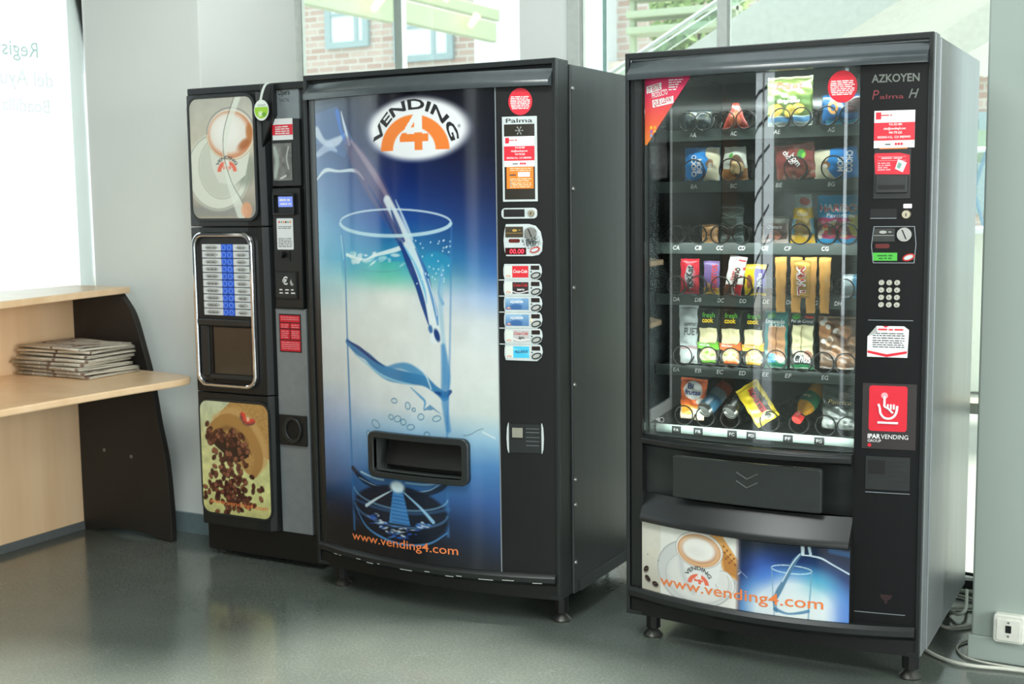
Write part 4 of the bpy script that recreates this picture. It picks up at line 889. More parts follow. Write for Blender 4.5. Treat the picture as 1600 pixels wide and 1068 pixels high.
# six drink selectors
names = ('cola', 'cola_zero', 'water', 'water', 'cola_light', 'isotonic')
DG_ = mat('button_ring_dark', (40, 44, 44), .4)
for i in range(6):
    zt = 1.191-.0518*i; zb = zt-.0518+.0005
    pl_ = [(.815, zt), (.925, zt), (.931, zt-.010), (.933, zt-.025), (.928, zt-.042), (.916, zb+(.0 if i < 5 else -.002)), (.816, zb), (.812, zt-.035), (.812, zt-.015)]
    sp = build('selector', MB().prism(pl_, -.0145, -.010), LSILV, dm, warp=W2, bevel=.001)
    if i: build('divider', MB().box(.796, .816, -.0120, -.010, zt-.001, zt+.002), LSILV, dm, warp=W2)
    ck = Canvas(.817, .892, zt-.043, zt-.006, 900, (214, 222, 214))
    xm = .841
    if i == 0: ck.rect(xm, .895, zt-.05, zt, (214, 40, 52))
    elif i == 1:
        ck.rect(xm, .895, zt-.05, zt, (44, 34, 34)); ck.line([(.842, zt-.036), (.862, zt-.041), (.892, zt-.034)], .003, (225, 225, 225))
    elif i in (2, 3):
        ck.ramp([(zt-.043, (70, 110, 160)), (zt-.02, (120, 160, 196)), (zt-.006, (150, 186, 212))]); ck.ellipse(.852, zt-.034, .020, .010, (52, 96, 150), .006, .9); ck.rect(.870, .892, zt-.045, zt, (90, 136, 180), .5)
    elif i == 4:
        ck.rect(xm, .895, zt-.05, zt, (186, 186, 184)); ck.line([(.842, zt-.032), (.862, zt-.039), (.892, zt-.034)], .003, (236, 236, 236))
    else: ck.rect(xm, .895, zt-.05, zt, (70, 190, 226)); ck.line([(.842, zt-.014), (.892, zt-.03)], .006, (150, 220, 240), .6, .005)
    logo_arc(ck, .828, zt-.041, .0075, (214, 130, 100), (220, 220, 215))
    card = print_sheet('drink_card', ck, MATP, dm, warp=W2, y=-.0150)
    cn = []
    if i in (0, 1, 4):
        c3 = (WTXT, REDTXT, REDTXT)[(0, 1, 4).index(i)]
        lettering(card, 'Coca-Cola', .8445, zt-(.028 if i == 0 else .020), .0105, c3, y=-.0156, w=.044, shear=.35, bold=.015, warp=W2)
    if i == 1: lettering(card, 'zero', .856, zt-.0325, .0075, WTXT, y=-.0156, w=.023, bold=.03, warp=W2)
    if i == 4: lettering(card, 'light', .858, zt-.0325, .008, BKTXT, y=-.0156, w=.020, shear=.4, bold=.02, warp=W2)
    if i in (2, 3): lettering(card, 'AQUABONA', .833, zt-.021, .008, WTXT, y=-.0156, w=.042, bold=.03, warp=W2)
    if i == 5: lettering(card, 'AQUARIUS', .846, zt-.027, .009, mat('navy_ink', (20, 50, 110), .4), y=-.0156, w=.042, bold=.02, shear=.2, warp=W2)
    bx('price_window', .900, .926, zt-.0185, zt-.005, mat('lcd_dark', (44, 34, 32), .2), sp, -.0145, .0008)
    build('lamp', MB().cyl((.901, -.0145, zt-.0245), (.901, -.0158, zt-.0245), .0022, .0022, 10), mat('amber_lamp', (255, 170, 90), .3, emit=3) if i == 3 else DG_, sp, warp=W2)
    oval_button(sp, .9155, zt-.036, .0155, .0098, -.0145, W2, DG_, KG)
# coin return
cr_ = bx('coin_return', .824, .926, .578, .672, BLKG, dm, -.010, .003)
for xx, s_ in ((.822, 1), (.928, -1)): build('bracket', MB().prism([(xx, .576), (xx, .676), (xx-.004*s_, .66), (xx-.006*s_, .626), (xx-.004*s_, .59)], -.016, -.011), LSILV, cr_, warp=W2)
bx('return_cup', .830, .872, .622, .662, BLKD, cr_, -.013, .001); bx('cup_flap', .834, .868, .628, .660, mat('worn_steel', (168, 166, 152), .4, metal=.5), cr_, -.014, .001)
mb = MB(); [mb.box(.878, .920, -.0138, -.013, z, z+.0012) for z in (.657, .645, .629, .616, .602)]; build('slots', mb, SILV, cr_, warp=W2)

# ================================================================== SNACK MACHINE (right)
W3 = lambda x: .050*max(0, 1-((x-.46)/.44)**2)
W3L = lambda x: .085*max(0, 1-((x-.46)/.44)**2)
smn = thing('snack_vending_machine', 'black snack machine with a glass front full of snacks, at the right', 'vending machine', (-1.5229, 3.5746, 0))
cab = MB().box(.008, .04, .06, .765, .085, 1.822).box(.876, .908, .06, .765, .085, 1.822).box(.04, .876, .735, .765, .085, 1.822).box(.04, .876, .06, .735, 1.79, 1.822).box(.04, .876, .06, .735, .085, .12)
build('cabinet', cab, SIDE3, smn, bevel=.003)
build('door_edge', MB().box(.886, .903, .0, .058, .085, 1.830).box(.0, .014, .0, .058, .085, 1.830).box(.014, .886, .0, .058, 1.806, 1.830), SIDE3, smn, bevel=.002)
front_frame(smn, .900, .085, 1.830)
header(smn, .014, .888, W3)
build('left_stile', MB().box(.014, .056, -.012, .05, .17, 1.75), SKIRT, smn, warp=W3, bevel=.002)
build('stile_trim', MB().box(.050, .058, -.016, -.010, .66, 1.75), BLKD, smn, warp=W3)
COLB = mat('column_black', (13, 15, 16), .45, spec=.25, bump=.1, bscale=700)
build('control_column', MB().box(.712, .888, -.010, .02, .17, 1.75), COLB, smn, warp=W3, bevel=.001)
build('bottom_lip', MB().prism([(.02, .178), (-.020, .176), (-.030, .166), (-.030, .150), (-.012, .135), (.02, .135)], .012, .888, 'x'), SKIRT, smn, warp=W3L, smooth=True)
build('skirt', MB().box(.014, .888, -.012, .02, .088, .14), BLKD, smn, warp=lambda x: W3L(x)*.5)
build('column_seam', MB().box(.722, .86, -.0108, -.010, .205, .207), SILV, smn, warp=W3)
for p in ((.065, .05), (.865, .05), (.065, .70), (.85, .70)): leg(smn, *p)
# interior
build('liner', MB().box(.040, .056, .03, .73, .62, 1.79).box(.708, .724, .03, .73, .62, 1.79).box(.056, .708, .715, .73, .62, 1.79).box(.056, .708, .05, .715, .62, .64), mat('liner_gloss', (60, 66, 66), .10, spec=.8), smn)
build('lamp_tube', MB().cyl((.10, .034, 1.768), (.69, .034, 1.768), .007), mat('tube_light', (235, 255, 245), .4, emit=2.0), smn)
for z_, p_, dz_ in ((1.760, 5.5, -1), (1.262, 1.5, -1), (.878, 1.4, 1), (.668, 1.6, 1)):  # strip lights added to brighten the goods; the middle two have no fitting
    ll = area('interior_fill', (0, 0, 0), Vector((0, .30, dz_)).to_track_quat('-Z', 'Y').to_euler(), .58, .02, p_, (.9, 1, .95)); ll.parent = smn; ll.location = (.385, .026, z_)
SH = mat('shelf_grey', (66, 74, 72), .45)
ROWS = {'A': (1.584, [('AA', .180), ('AC', .309), ('AE', .442), ('AG', .602)]),
        'B': (1.428, [('BA', .184), ('BC', .310), ('BE', .450), ('BG', .605)]),
        'C': (1.241, [('CA', .127), ('CB', .199), ('CC', .268), ('CD', .337), ('CE', .409), ('CF', .479), ('CG', .590)]),
        'D': (1.081, [('DA', .128), ('DB', .199), ('DC', .272), ('DD', .342), ('DE', .414), ('DF', .486), ('DG', .560), ('DH', .630)]),
        'E': (.860, [('EA', .128), ('EB', .200), ('EC', .271), ('ED', .342), ('EE', .415), ('EF', .485), ('EG', .595)]),
        'F': (.674, [('FA', .129), ('FB', .201), ('FC', .311), ('FD', .372), ('FF', .486), ('FG', .581)])}
YS = .085
for r_, (zc, labs) in ROWS.items():
    sh = build('shelf', MB().box(.060, .704, YS+.004, .66, zc-.004, zc+.010), SH, smn)
    if r_ != 'F':
        build('price_strip', MB().box(.060, .704, YS, YS+.004, zc-.018, zc+.016), mat('strip_dark', (58, 66, 64), .35), sh)
        for t_, x_ in labs: lettering(sh, t_, x_, zc-.006, .0125, WTXT, y=YS-.0012, w=.021, shear=.15, align='c', bold=.01, name='slot_code')
    else:
        build('price_strip', MB().box(.060, .704, YS, YS+.004, zc-.016, zc+.010), mat('strip_pale', (196, 214, 206), .4), sh)
        for t_, x_ in labs:
            q = build('code_plate', MB().box(x_-.015, x_+.015, YS-.002, YS, zc-.018, zc+.006), BLKD, sh)
            lettering(sh, t_, x_, zc-.010, .0095, WTXT, y=YS-.0030, w=.016, align='c', name='slot_code')
def coil(x, zb, r, y0=.079, turns=6, pitch=.075):
    n = 18; pts = [(x+r*math.cos(2*PI*k/n-PI/2), y0+(.002*k/n if k < n else .002+pitch*(k-n)/n), zb+r+.002+r*math.sin(2*PI*k/n-PI/2)) for k in range(n*turns+1)]
    build('spiral_coil', MB().tube(pts, .0022, 5), COIL, smn, smooth='all', norm=False)
for x_ in (.165, .215, .285, .345, .455, .515, .590, .655): coil(x_, 1.594, .028)
for x_ in (.185, .30, .50, .61): coil(x_, 1.440, .034)
for x_ in (.127, .199, .268, .337, .409): coil(x_, 1.252, .028)
for x_ in (.515, .595, .655): coil(x_, 1.252, .030)
for x_ in (.128, .199, .272, .342, .414, .486, .560, .648): coil(x_, 1.092, .030)
for x_ in (.150, .235, .308, .381, .448, .525, .590, .655): coil(x_, .872, .031)
for x_ in (.155, .225, .305, .43, .52, .600, .665): coil(x_, .686, .030)

# --- glass and its stickers
gp_ = MB().box(.058, .710, .004, .008, .664, 1.752)
GM3 = glass('machine_glass', (.93, .96, .95), 1.62, boost=2.3)
build('glass_pane', gp_, GM3, smn, warp=W3, step=.02, smooth=True)
mb = MB()
DOT = mat('dot_ink', (120, 132, 130), .5)
def dots(x0, x1, z0, z1, n_fade, st=.0042):
    nx = int((x1-x0)/st)
    for i in range(nx):
        for j in range(n_fade):
            x = x0+st*(i+.5*(j % 2)); z = z0+(z1-z0)*j/n_fade; r = .0013*(1-j/n_fade)+.0003
            mb.vf([(x-r, .0036, z), (x, .0036, z-r), (x+r, .0036, z), (x, .0036, z+r)], [(0, 1, 2, 3)])
dots(.06, .708, 1.751, 1.715, 8); dots(.06, .708, .668, .690, 5)
for j in range(250):
    z = .68+.0042*j
    for x0, sg in ((.060, 1), (.708, -1)):
        for i in range(4):
            x = x0+sg*.0042*(i+.5*(j % 2)); r = .0013*(1-i/4)+.0003; mb.vf([(x-r, .0036, z), (x, .0036, z-r), (x+r, .0036, z), (x, .0036, z+r)], [(0, 1, 2, 3)])
build('dot_border', mb, DOT, smn, warp=W3, step=0, norm=False)
# corner sticker
tri = [(.0605, 1.751), (.213, 1.751), (.196, 1.735), (.073, 1.556), (.066, 1.556)]
cv = Canvas(.060, .214, 1.555, 1.752, 500, (226, 66, 92)); cv.ramp([(1.555, (240, 140, 60)), (1.62, (232, 96, 66)), (1.70, (222, 58, 88)), (1.76, (216, 50, 110))])
for i, c_ in enumerate(((244, 200, 60), (250, 170, 60), (214, 80, 140), (150, 110, 190), (244, 190, 90), (120, 120, 200), (110, 170, 210), (250, 210, 90), (200, 90, 150))): cv.ellipse(.082+.013*(i % 3), 1.606-.012*(i//3), .0042, .0046, c_)
ct = print_sheet('corner_sticker', cv, MATP, smn, warp=W3, y=.0030, keep=lambda X, Z: (X-.068) < (Z-1.556)*.765, label='red triangular corner sticker')
for s_, x_, z_, w_ in (('¿Y ESTE', .071, 1.713, .043), ('QUÉ LLEVA?', .092, 1.671, .063)):
    build('white_field', MB().prism([(x_-.004, z_-.006), (x_+w_+.004, z_+.004), (x_+w_+.003, z_+.025), (x_-.006, z_+.016)], .0022, .0026), WHITE, ct, warp=W3)
    lettering(ct, s_, x_, z_-.002, .016, REDTXT, y=.0018, w=w_, rot=.19, bold=.02, warp=W3)
lettering(ct, 'PRODUCTO', .086, 1.693, .016, WTXT, y=.0024, w=.054, rot=.17, bold=.02, warp=W3)
mb = MB(); [words(mb, .142, .142+l, z, .005, .0026, 4) for l, z in ((.048, 1.741), (.042, 1.734), (.034, 1.727), (.030, 1.720), (.026, 1.713))]; build('print', mb, WTXT, ct, warp=W3)
round_sticker(smn, .662, 1.695, .040, .044, .0030, W3)
build('coin_note', MB().prism([(.096, .716), (.112, .708), (.112, .724)], .0028, .0032).ring(ell(.120, .716, .008, .008, 16), ell(.120, .716, .006, .006, 16), .0028, .0032), KG, smn, warp=W3)
lettering(smn, '1 Dirección', .094, .696, .008, KG, y=.0028, w=.040, warp=W3)
# --- below the glass
build('lower_rail', MB().prism([(.02, .664), (-.006, .664), (-.018, .656), (-.018, .642), (.0, .632), (.02, .632)], .056, .712, 'x'), SKIRT, smn, warp=W3L, smooth=True, bevel=.001)
HATCH = mat('hatch_grey', (40, 44, 43), .38, bump=.15, bscale=600)
build('recess_side', MB().prism([(.014, .468), (.03, .468), (.03, .640), (.014, .640)], .056, .712, 'x'), HATCH, smn)
build('delivery_flap', MB().prism(rrect(.170, .630, .488, .617, .006, 2), -.030, -.010), HATCH, smn, warp=W3, bevel=.004)
mb = MB()
for z in (.588, .562):
    for a, b, c_, d in ((.378, z, .411, z-.018), (.411, z-.018, .444, z)): mb.tube([(a, -.0305, b), (c_, -.0305, d)], .0022, 6)
build('chevrons', mb, mat('chevron_relief', (80, 84, 82), .3), smn, warp=W3)
build('tray', MB().prism([(.025, .478), (-.022, .420), (-.030, .408), (-.030, .398), (-.010, .390), (.025, .390)], .056, .712, 'x'), SKIRT, smn, warp=W3L, smooth=True)
# poster
cv = Canvas(.057, .713, .166, .402, 540); X, Z = cv.X, cv.Z
cv.A[:] = (214, 208, 192)
cv.ramp([(.16, (190, 184, 170)), (.30, (216, 212, 198)), (.41, (224, 222, 212))])
L_ = (X < .392)
cv.rect(.128, .392, .16, .41, (232, 232, 226), .9, .003)
cv.mottle(30, .03, 5)
cv.ellipse(.250, .262, .135, .105, (206, 208, 206), .006); cv.oring(.250, .262, .132, .102, .003, (170, 172, 170)); cv.ellipse(.262, .255, .105, .075, (222, 222, 218), .02); cv.oring(.255, .25, .108, .078, .002, (184, 184, 180))
cv.line([(.305, .375), (.345, .395), (.392, .40)], .01, (226, 196, 146))
cv.poly([(.30, .392), (.335, .40), (.392, .325), (.392, .262), (.345, .285), (.325, .345)], (216, 160, 92)); cv.poly([(.335, .355), (.392, .31), (.392, .27), (.35, .285)], (188, 128, 66))
for i in range(10): cv.ellipse(.345+.011*(i % 4)+.004*(i//4), .362-.018*(i//4)-.011*(i % 4), .0035, .0035, (140, 88, 44))
cv.oring(.350, .250, .026, .034, .008, (224, 226, 224), 1, .4); cv.oring(.350, .250, .030, .038, .002, (160, 162, 160), .8, .4)
cv.poly([(.186, .335), (.342, .340), (.330, .26), (.300, .205), (.235, .198), (.200, .24)], (226, 228, 226)); cv.line([(.200, .31), (.212, .245), (.245, .205)], .018, (188, 190, 190), .6, .015)
cv.ellipse(.263, .338, .080, .056, (232, 230, 224), .003); cv.oring(.263, .338, .0795, .0555, .002, (160, 158, 154))
cv.ellipse(.263, .336, .073, .050, (188, 122, 82), .003); cv.oring(.263, .336, .066, .044, .010, (226, 186, 140), .8, 0, .006); cv.ellipse(.262, .339, .058, .037, (238, 236, 230), .016); cv.ellipse(.255, .33, .03, .015, (222, 220, 214), .02, .6)
logo_arc(cv, .262, .232, .036, (232, 110, 84), (236, 232, 226))
for x, z, r_ in ((.073, .243, .8), (.079, .214, -.6), (.108, .202, -.1)): cv.ellipse(x, z-.004, .012, .008, (60, 48, 42), .006, .6, r_); cv.ellipse(x, z, .0115, .0075, (36, 24, 22), .002, 1, r_); cv.line([(x-.008, z-.003), (x+.008, z+.003)], .0014, (120, 96, 84))
cv.ellipse(.079, .29, .0016, .0016, (60, 50, 44)); cv.ellipse(.12, .279, .0016, .0016, (60, 50, 44))
# water half
Rm = (X > .392)
d1 = cv.r2(.56, .19, .15, .115); B_ = np.stack([np.interp(d1, [0, .75, 1.05, 1.35, 1.9], q) for q in ((226, 214, 90, 28, 12), (234, 226, 140, 50, 24), (230, 232, 196, 104, 42))], -1)
t_ = sm(.30, .42, Z+.10*(X-.55))[..., None]; B_ = B_*(1-.55*t_)+np.array((16, 34, 58))*.55*t_
e1 = (sm(.64, .70, X)*(1-sm(.20, .30, Z)))[..., None]; B_ = B_*(1-.6*e1)+np.array((60, 110, 200))*.6*e1
g_ = np.exp(-((X-.47)/.045)**2-((Z-.31)/.05)**2)[..., None]; B_ = B_*(1-.6*g_)+np.array((60, 110, 210))*.6*g_
g_ = np.exp(-((X-.63)/.05)**2-((Z-.29)/.04)**2)[..., None]; B_ = B_*(1-.55*g_)+np.array((64, 170, 190))*.55*g_
cv.A[Rm] = B_[Rm]
cv.rect(.386, .398, .16, .41, (120, 110, 120), .7, .01)
cv.oring(.551, .319, .058, .012, .0028, (206, 232, 236), .9); cv.line([(.493, .319), (.503, .16)], .003, (120, 160, 180), .8); cv.line([(.609, .319), (.600, .16)], .004, (110, 156, 180), .8)
cv.line([(.582, .372), (.560, .345), (.535, .29), (.515, .25), (.502, .22)], [.006, .014, .012, .016, .010], (80, 120, 150), .9, .004); cv.line([(.575, .368), (.552, .335), (.525, .28)], .003, (216, 232, 236), .9)
cv.line([(.505, .195), (.54, .186), (.575, .192), (.60, .200)], [.012, .006, .008, .010], (70, 120, 160), .8, .003); cv.line([(.500, .23), (.508, .19)], .010, (60, 110, 150), .6, .004)
cv.line([(.582, .392), (.583, .368)], .010, (220, 236, 240), .9); cv.line([(.60, .392), (.605, .368)], .008, (200, 224, 234), .9); cv.line([(.582, .366), (.63, .362), (.665, .345), (.712, .320)], [.003, .005, .004, .004], (214, 232, 240), .95)
cv.line([(.66, .385), (.712, .376)], .016, (40, 90, 140), .8, .008)
cv.line([(.395, .298), (.42, .278)], .0014, (200, 210, 220), .8); cv.line([(.392, .285), (.398, .29)], .004, (190, 200, 215), .8)
print_sheet('poster', cv, GLOSSP, smn, warp=W3L, y=-.011, label='poster of a coffee cup beside a glass of water')
build('poster_backing', MB().box(.056, .714, -.010, .02, .168, .400), BLKD, smn, warp=W3L)
lettering(smn, 'VENDING', .262, .236, .012, GRTXT, y=-.0118, w=.088, arc=.040, align='c', bold=.03, warp=W3L)
lettering(smn, 'www.vending4.com', .127, .204, .033, ORTXT, y=-.0120, w=.516, bold=.008, rot=.012, warp=W3L)
# --- control column fittings
b3 = lambda *a, **k: bx(*a, wp=W3, **k)
lettering(smn, 'AZKOYEN', .742, 1.701, .021, mat('badge_silver', (104, 110, 104), .35, metal=.4), y=-.0110, w=.123, bold=.03, warp=W3)
lettering(smn, 'P', .744, 1.655, .026, mat('maroon_ink', (120, 40, 48), .4), y=-.0110, w=.018, shear=.2, warp=W3)
lettering(smn, 'alma', .764, 1.656, .012, MC['maroon_ink'], y=-.0110, w=.062, bold=.01, warp=W3)
lettering(smn, 'H', .838, 1.656, .025, MC['badge_silver'], y=-.0110, w=.026, shear=.35, bold=.01, warp=W3)
contact(smn, .751, .856, 1.523, 1.624, -.0105, W3)
b3('orange_tab', .766, .838, 1.518, 1.523, ORANGE, smn, y0=-.0105, t=.0006)
cr3 = b3('card_reader', .752, .848, 1.384, 1.520, mat('reader_black', (30, 33, 34), .4), smn, y0=-.010, t=.003, bevel=.001)
rsx = build('notice_sticker', MB().prism([(.757, 1.452), (.753, 1.504), (.757, 1.509), (.820, 1.509), (.845, 1.503), (.846, 1.450)], -.0140, -.0132), RED, smn, warp=W3, label='red notice sticker with curled corner')
mb = MB(); words(mb, .772, .826, 1.493, .007, -.0142, 2); mb.box(.763, .836, -.0142, -.014, 1.4985, 1.4995).box(.763, .836, -.0142, -.014, 1.488, 1.489); [words(mb, .763, .796, z, .005, -.0142, 6) for z in (1.480, 1.474, 1.468, 1.462)]; build('print', mb, MC['pink_ink'], rsx, warp=W3)
build('card_drawing', MB().prism([(.808, 1.466), (.816, 1.492), (.838, 1.482), (.828, 1.456)], -.0144, -.0140), WHITE, rsx, warp=W3); build('card_mark', MB().prism([(.812, 1.470), (.817, 1.484), (.826, 1.479), (.820, 1.465)], -.0147, -.0144), MC['green_vinyl'], rsx, warp=W3)
rd3 = b3('note_slot', .760, .842, 1.400, 1.448, BLKG, smn, y0=-.013, t=.010, bevel=.002); b3('slot', .766, .836, 1.410, 1.422, BLKD, rd3, y0=-.023, t=.001)
b3('coin_chute', .745, .814, 1.333, 1.357, BLKD, smn, y0=-.010, t=.0006); b3('chute_line', .745, .814, 1.330, 1.332, SILV, smn, y0=-.010, t=.001)
keylock(smn, .839, 1.341, -.010, W3, .0125); b3('white_tag', .831, .853, 1.358, 1.370, WHITE, smn, y0=-.010, t=.001, r=.002)
op = [(.755, 1.309), (.862, 1.309), (.867, 1.26), (.863, 1.207), (.755, 1.207), (.749, 1.255)]
ip = [(.757, 1.307), (.860, 1.307), (.865, 1.26), (.861, 1.209), (.757, 1.209), (.751, 1.255)]
cpl = build('coin_plate', MB().prism(op, -.0115, -.010), COLB, smn, warp=W3); build('plate_outline', MB().ring(op, ip, -.0125, -.0115), SILV, cpl, warp=W3)
b3('sign_window', .754, .811, 1.267, 1.303, mat('sign_dark', (52, 54, 52), .25), cpl, y0=-.0115, t=.001)
mb = MB(); mb.prism(ell(.780, 1.293, .010, .0042, 12), -.0130, -.0125).box(.794, .802, -.0130, -.0125, 1.292, 1.2945).box(.756, .809, -.0130, -.0125, 1.283, 1.2842); build('pictogram', mb, KG, cpl, warp=W3)
b3('sensor_window', .760, .798, 1.2485, 1.2605, DKRED, cpl, y0=-.0115, t=.0006, r=.005)
b3('display', .753, .818, 1.214, 1.236, mat('lcd_green', (70, 170, 60), .3, emit=.25), cpl, y0=-.0115, t=.0008)
mb = MB(); words(mb, .766, .806, 1.226, .006, -.0125, 2); words(mb, .770, .804, 1.2185, .006, -.0125, 3); build('display_text', mb, mat('lcd_dark_green', (40, 100, 40), .5), cpl, warp=W3)
coin_disc(smn, .836, 1.286, -.0115, W3, .0205)
oval_button(smn, .848, 1.2235, .0165, .0095, -.0115, W3, MC['red_ring'], LSILV)
KEYM = mat('keypad_button', (186, 184, 172), .35)
n_ = 0
for r_ in range(4):
    for c_ in range(3):
        x_, z_ = .7785+.0205*c_, 1.153-.0205*r_
        kk = build('keypad_button', MB().cyl((x_, -.010, z_), (x_, -.0165, z_), .0078, .0066, 18), KEYM, smn, warp=W3, smooth=True)
        lettering(kk, '123456789*0#'[n_], x_, z_-.003, .006, GRTXT, y=-.0168, align='c', warp=W3); n_ += 1
b3('trim_line', .745, .863, 1.047, 1.049, SILV, smn, y0=-.010, t=.001)
nt_ = build('paper_notice', MB().prism([(.744, .945), (.744, 1.002), (.768, 1.032), (.840, 1.032), (.853, 1.022), (.850, .944)], -.0112, -.0104), WHITE, smn, warp=W3, label='white paper notice with folded corner')
mb = MB(); mb.prism([(.745, .963), (.796, .953), (.849, .963), (.849, .956), (.796, .945), (.745, .956)], -.0115, -.0112).prism([(.784, 1.032), (.800, 1.032), (.792, 1.027)], -.0115, -.0112); words(mb, .772, .838, 1.020, .007, -.0115, 5); build('red_chevron', mb, RED, nt_, warp=W3)
mb = MB(); [words(mb, .758, .842, z, .0042, -.0115, 5) for z in (1.010, 1.004, .997, .990, .984, .978, .972)]; build('print', mb, GRTXT, nt_, warp=W3)
build('folded_corner', MB().prism([(.744, 1.002), (.768, 1.032), (.770, 1.014)], -.0120, -.0112), KG, nt_, warp=W3)
ip_ = b3('brand_plate', .734, .877, .684, .870, mat('brand_plate_brown', (50, 44, 44), .4), smn, y0=-.010, t=.0015)
build('red_tile', MB().prism(rrect(.752, .853, .735, .864, .008, 4), -.0121, -.0115), RED, ip_, warp=W3)
mb = MB(); yy = -.0128
hand = [(.793, .834), (.793, .803), (.816, .782)]
mb.tube([(a, yy, b) for a, b in [(.793, .834), (.793, .805)]], .0033, 6).tube([(a, yy, b) for a, b in [(.793, .805), (.803, .800), (.816, .787)]], .0030, 6)
mb.tube([(a, yy, b) for a, b in cr([(.777, .812), (.781, .800), (.783, .786), (.792, .774), (.805, .771), (.818, .777), (.825, .790), (.827, .808)], 4)], .0033, 6)
for x_ in (.802, .810, .818): mb.tube([(x_, yy, .812), (x_, yy, .798)], .0028, 6)
mb.tube([(.776, yy, .759), (.830, yy, .759)], .0033, 6)
build('hand_emblem', mb, WTXT, ip_, warp=W3)
build('touch_dot', MB().prism(ell(.793, .836, .009, .009, 20), -.0124, -.0121), MC['pink_ink'], ip_, warp=W3)
lettering(ip_, 'IPAR', .750, .7135, .0125, WTXT, y=-.0122, w=.034, bold=.04, warp=W3); lettering(ip_, 'VENDING', .7855, .7135, .0125, WTXT, y=-.0122, w=.072, warp=W3)
lettering(ip_, 'GROUP', .750, .703, .0075, WTXT, y=-.0122, w=.036, warp=W3)
build('red_dot', MB().prism(ell(.755, .694, .005, .005, 16), -.0122, -.0116), RED, ip_, warp=W3)
c3_ = b3('coin_return', .746, .864, .567, .662, mat('return_black', (34, 38, 38), .4), smn, y0=-.010, t=.002); b3('return_cup', .752, .798, .612, .651, BLKD, c3_, y0=-.012, t=.001)
mb = MB(); [mb.box(.806, .856, -.0128, -.012, z, z+.0012) for z in (.648, .635, .619, .606, .592)]; build('slots', mb, BLKG, c3_, warp=W3)
b3('trim_line', .746, .865, .557, .559, SILV, smn, y0=-.010, t=.001)
build('maroon_emblem', MB().prism([(.791, .262), (.824, .262), (.820, .250), (.812, .246), (.811, .236), (.804, .236), (.803, .246), (.795, .250)], -.0106, -.010), mat('maroon_emblem', (42, 18, 22), .5), smn, warp=W3)

# ================================================================== THE GOODS INSIDE
OX, OY = -1.5229, 3.5746
def pouch(name, label, cat, x0, x1, z0, z1, paint, texts=(), thick=.022, y=.090, rot=0, lean=0, group=None, crimp=.012, base=(200, 200, 200), dens=620, vert=True, m=None, px=0, taper=0):
    """filled bag standing on the shelf; local origin at its foot"""
    W_, H = x1-x0, z1-z0; cx = (x0+x1)/2
    t = thing(name, label, cat, (OX+cx, OY+y+thick*.5, z0), (lean, rot, 0), group)
    cv = Canvas(-W_/2, W_/2, 0, H, dens, base); paint(cv, W_, H)
    rnd = random.Random(label); ph = rnd.uniform(0, 9)
    def depth(X, Z):
        u = np.clip(1-np.abs(X)/(W_/2), 0, 1); v = np.clip(np.minimum(Z-crimp*.6, H-crimp*.6-Z)/(H*.5-crimp*.6), 0, 1)
        if not vert: v = np.clip(np.minimum(Z, H-Z)/(H*.5), 0, 1); u = np.clip(1-(np.abs(X))/(W_/2-crimp*.4), 0, 1)
        w_ = 1+.10*np.sin(X*170+ph)*np.cos(Z*110+ph)+.05*np.sin(Z*260+X*90+ph)
        return thick/2*np.power(u, .45)*np.power(v, .5)*w_
    kz = lambda X, Z: X*(1-taper*Z/H)+px*(Z/H)
    fm_ = lambda X, Z: np.stack([kz(X, Z)+.0012*np.sin(Z*150+ph), -depth(X, Z), Z+.0012*np.sin(X*140+ph)], -1)
    bd = print_sheet('wrapper', cv, m or PACK, t, fmap=fm_)
    bkc = Canvas(-W_/2, W_/2, 0, H, 160, tuple(cv.A.mean((0, 1))))
    print_sheet('wrapper_back', bkc, m or PACK, t, fmap=lambda X, Z: np.stack([kz(X, Z), depth(X, Z)+.0004, Z], -1))
    def fm1(a, b):
        d = float(depth(np.array([a]), np.array([b]))[0]); return (float(kz(a, b)), -d-.0012, b)
    for s_, tx, tz, h, tm, kw in texts: lettering(t, s_, tx, tz, h, tm, fmap=fm1, **kw)
    return t
BLU = mat('ink_blue', (24, 96, 176), .4); YEL = mat('ink_yellow', (244, 206, 40), .4); GRN = mat('ink_green', (96, 180, 60), .4); PUR = mat('ink_purple', (90, 60, 140), .4); CRM = mat('ink_cream', (236, 226, 200), .4)
def P_(c0, *ops):
    def f(cv, W, H):
        cv.A[:] = c0
        for o in ops: o(cv, W, H)
        cv.mottle(40, .06, int(W*1e4) % 97)
    return f
R_ct = lambda x0, x1, z0, z1, c, al=1, so=None: (lambda cv, W, H: cv.rect(x0*W, x1*W, z0*H, z1*H, c, al, so))
E_ll = lambda x, z, rx, rz, c, al=1, so=None, rot=0: (lambda cv, W, H: cv.ellipse(x*W, z*H, rx*W, rz*H, c, so, al, rot))
def scat(n, x0, x1, z0, z1, r, cols, seed=1):
    def f(cv, W, H):
        q = random.Random(seed)
        for _ in range(n): cv.ellipse(q.uniform(x0, x1)*W, q.uniform(z0, z1)*H, q.uniform(.5, 1)*r*W, q.uniform(.4, .9)*r*W, q.choice(cols), .002, .95, q.uniform(0, 3))
    return f
V90 = dict(rot=PI/2); V90d = dict(rot=-PI/2)
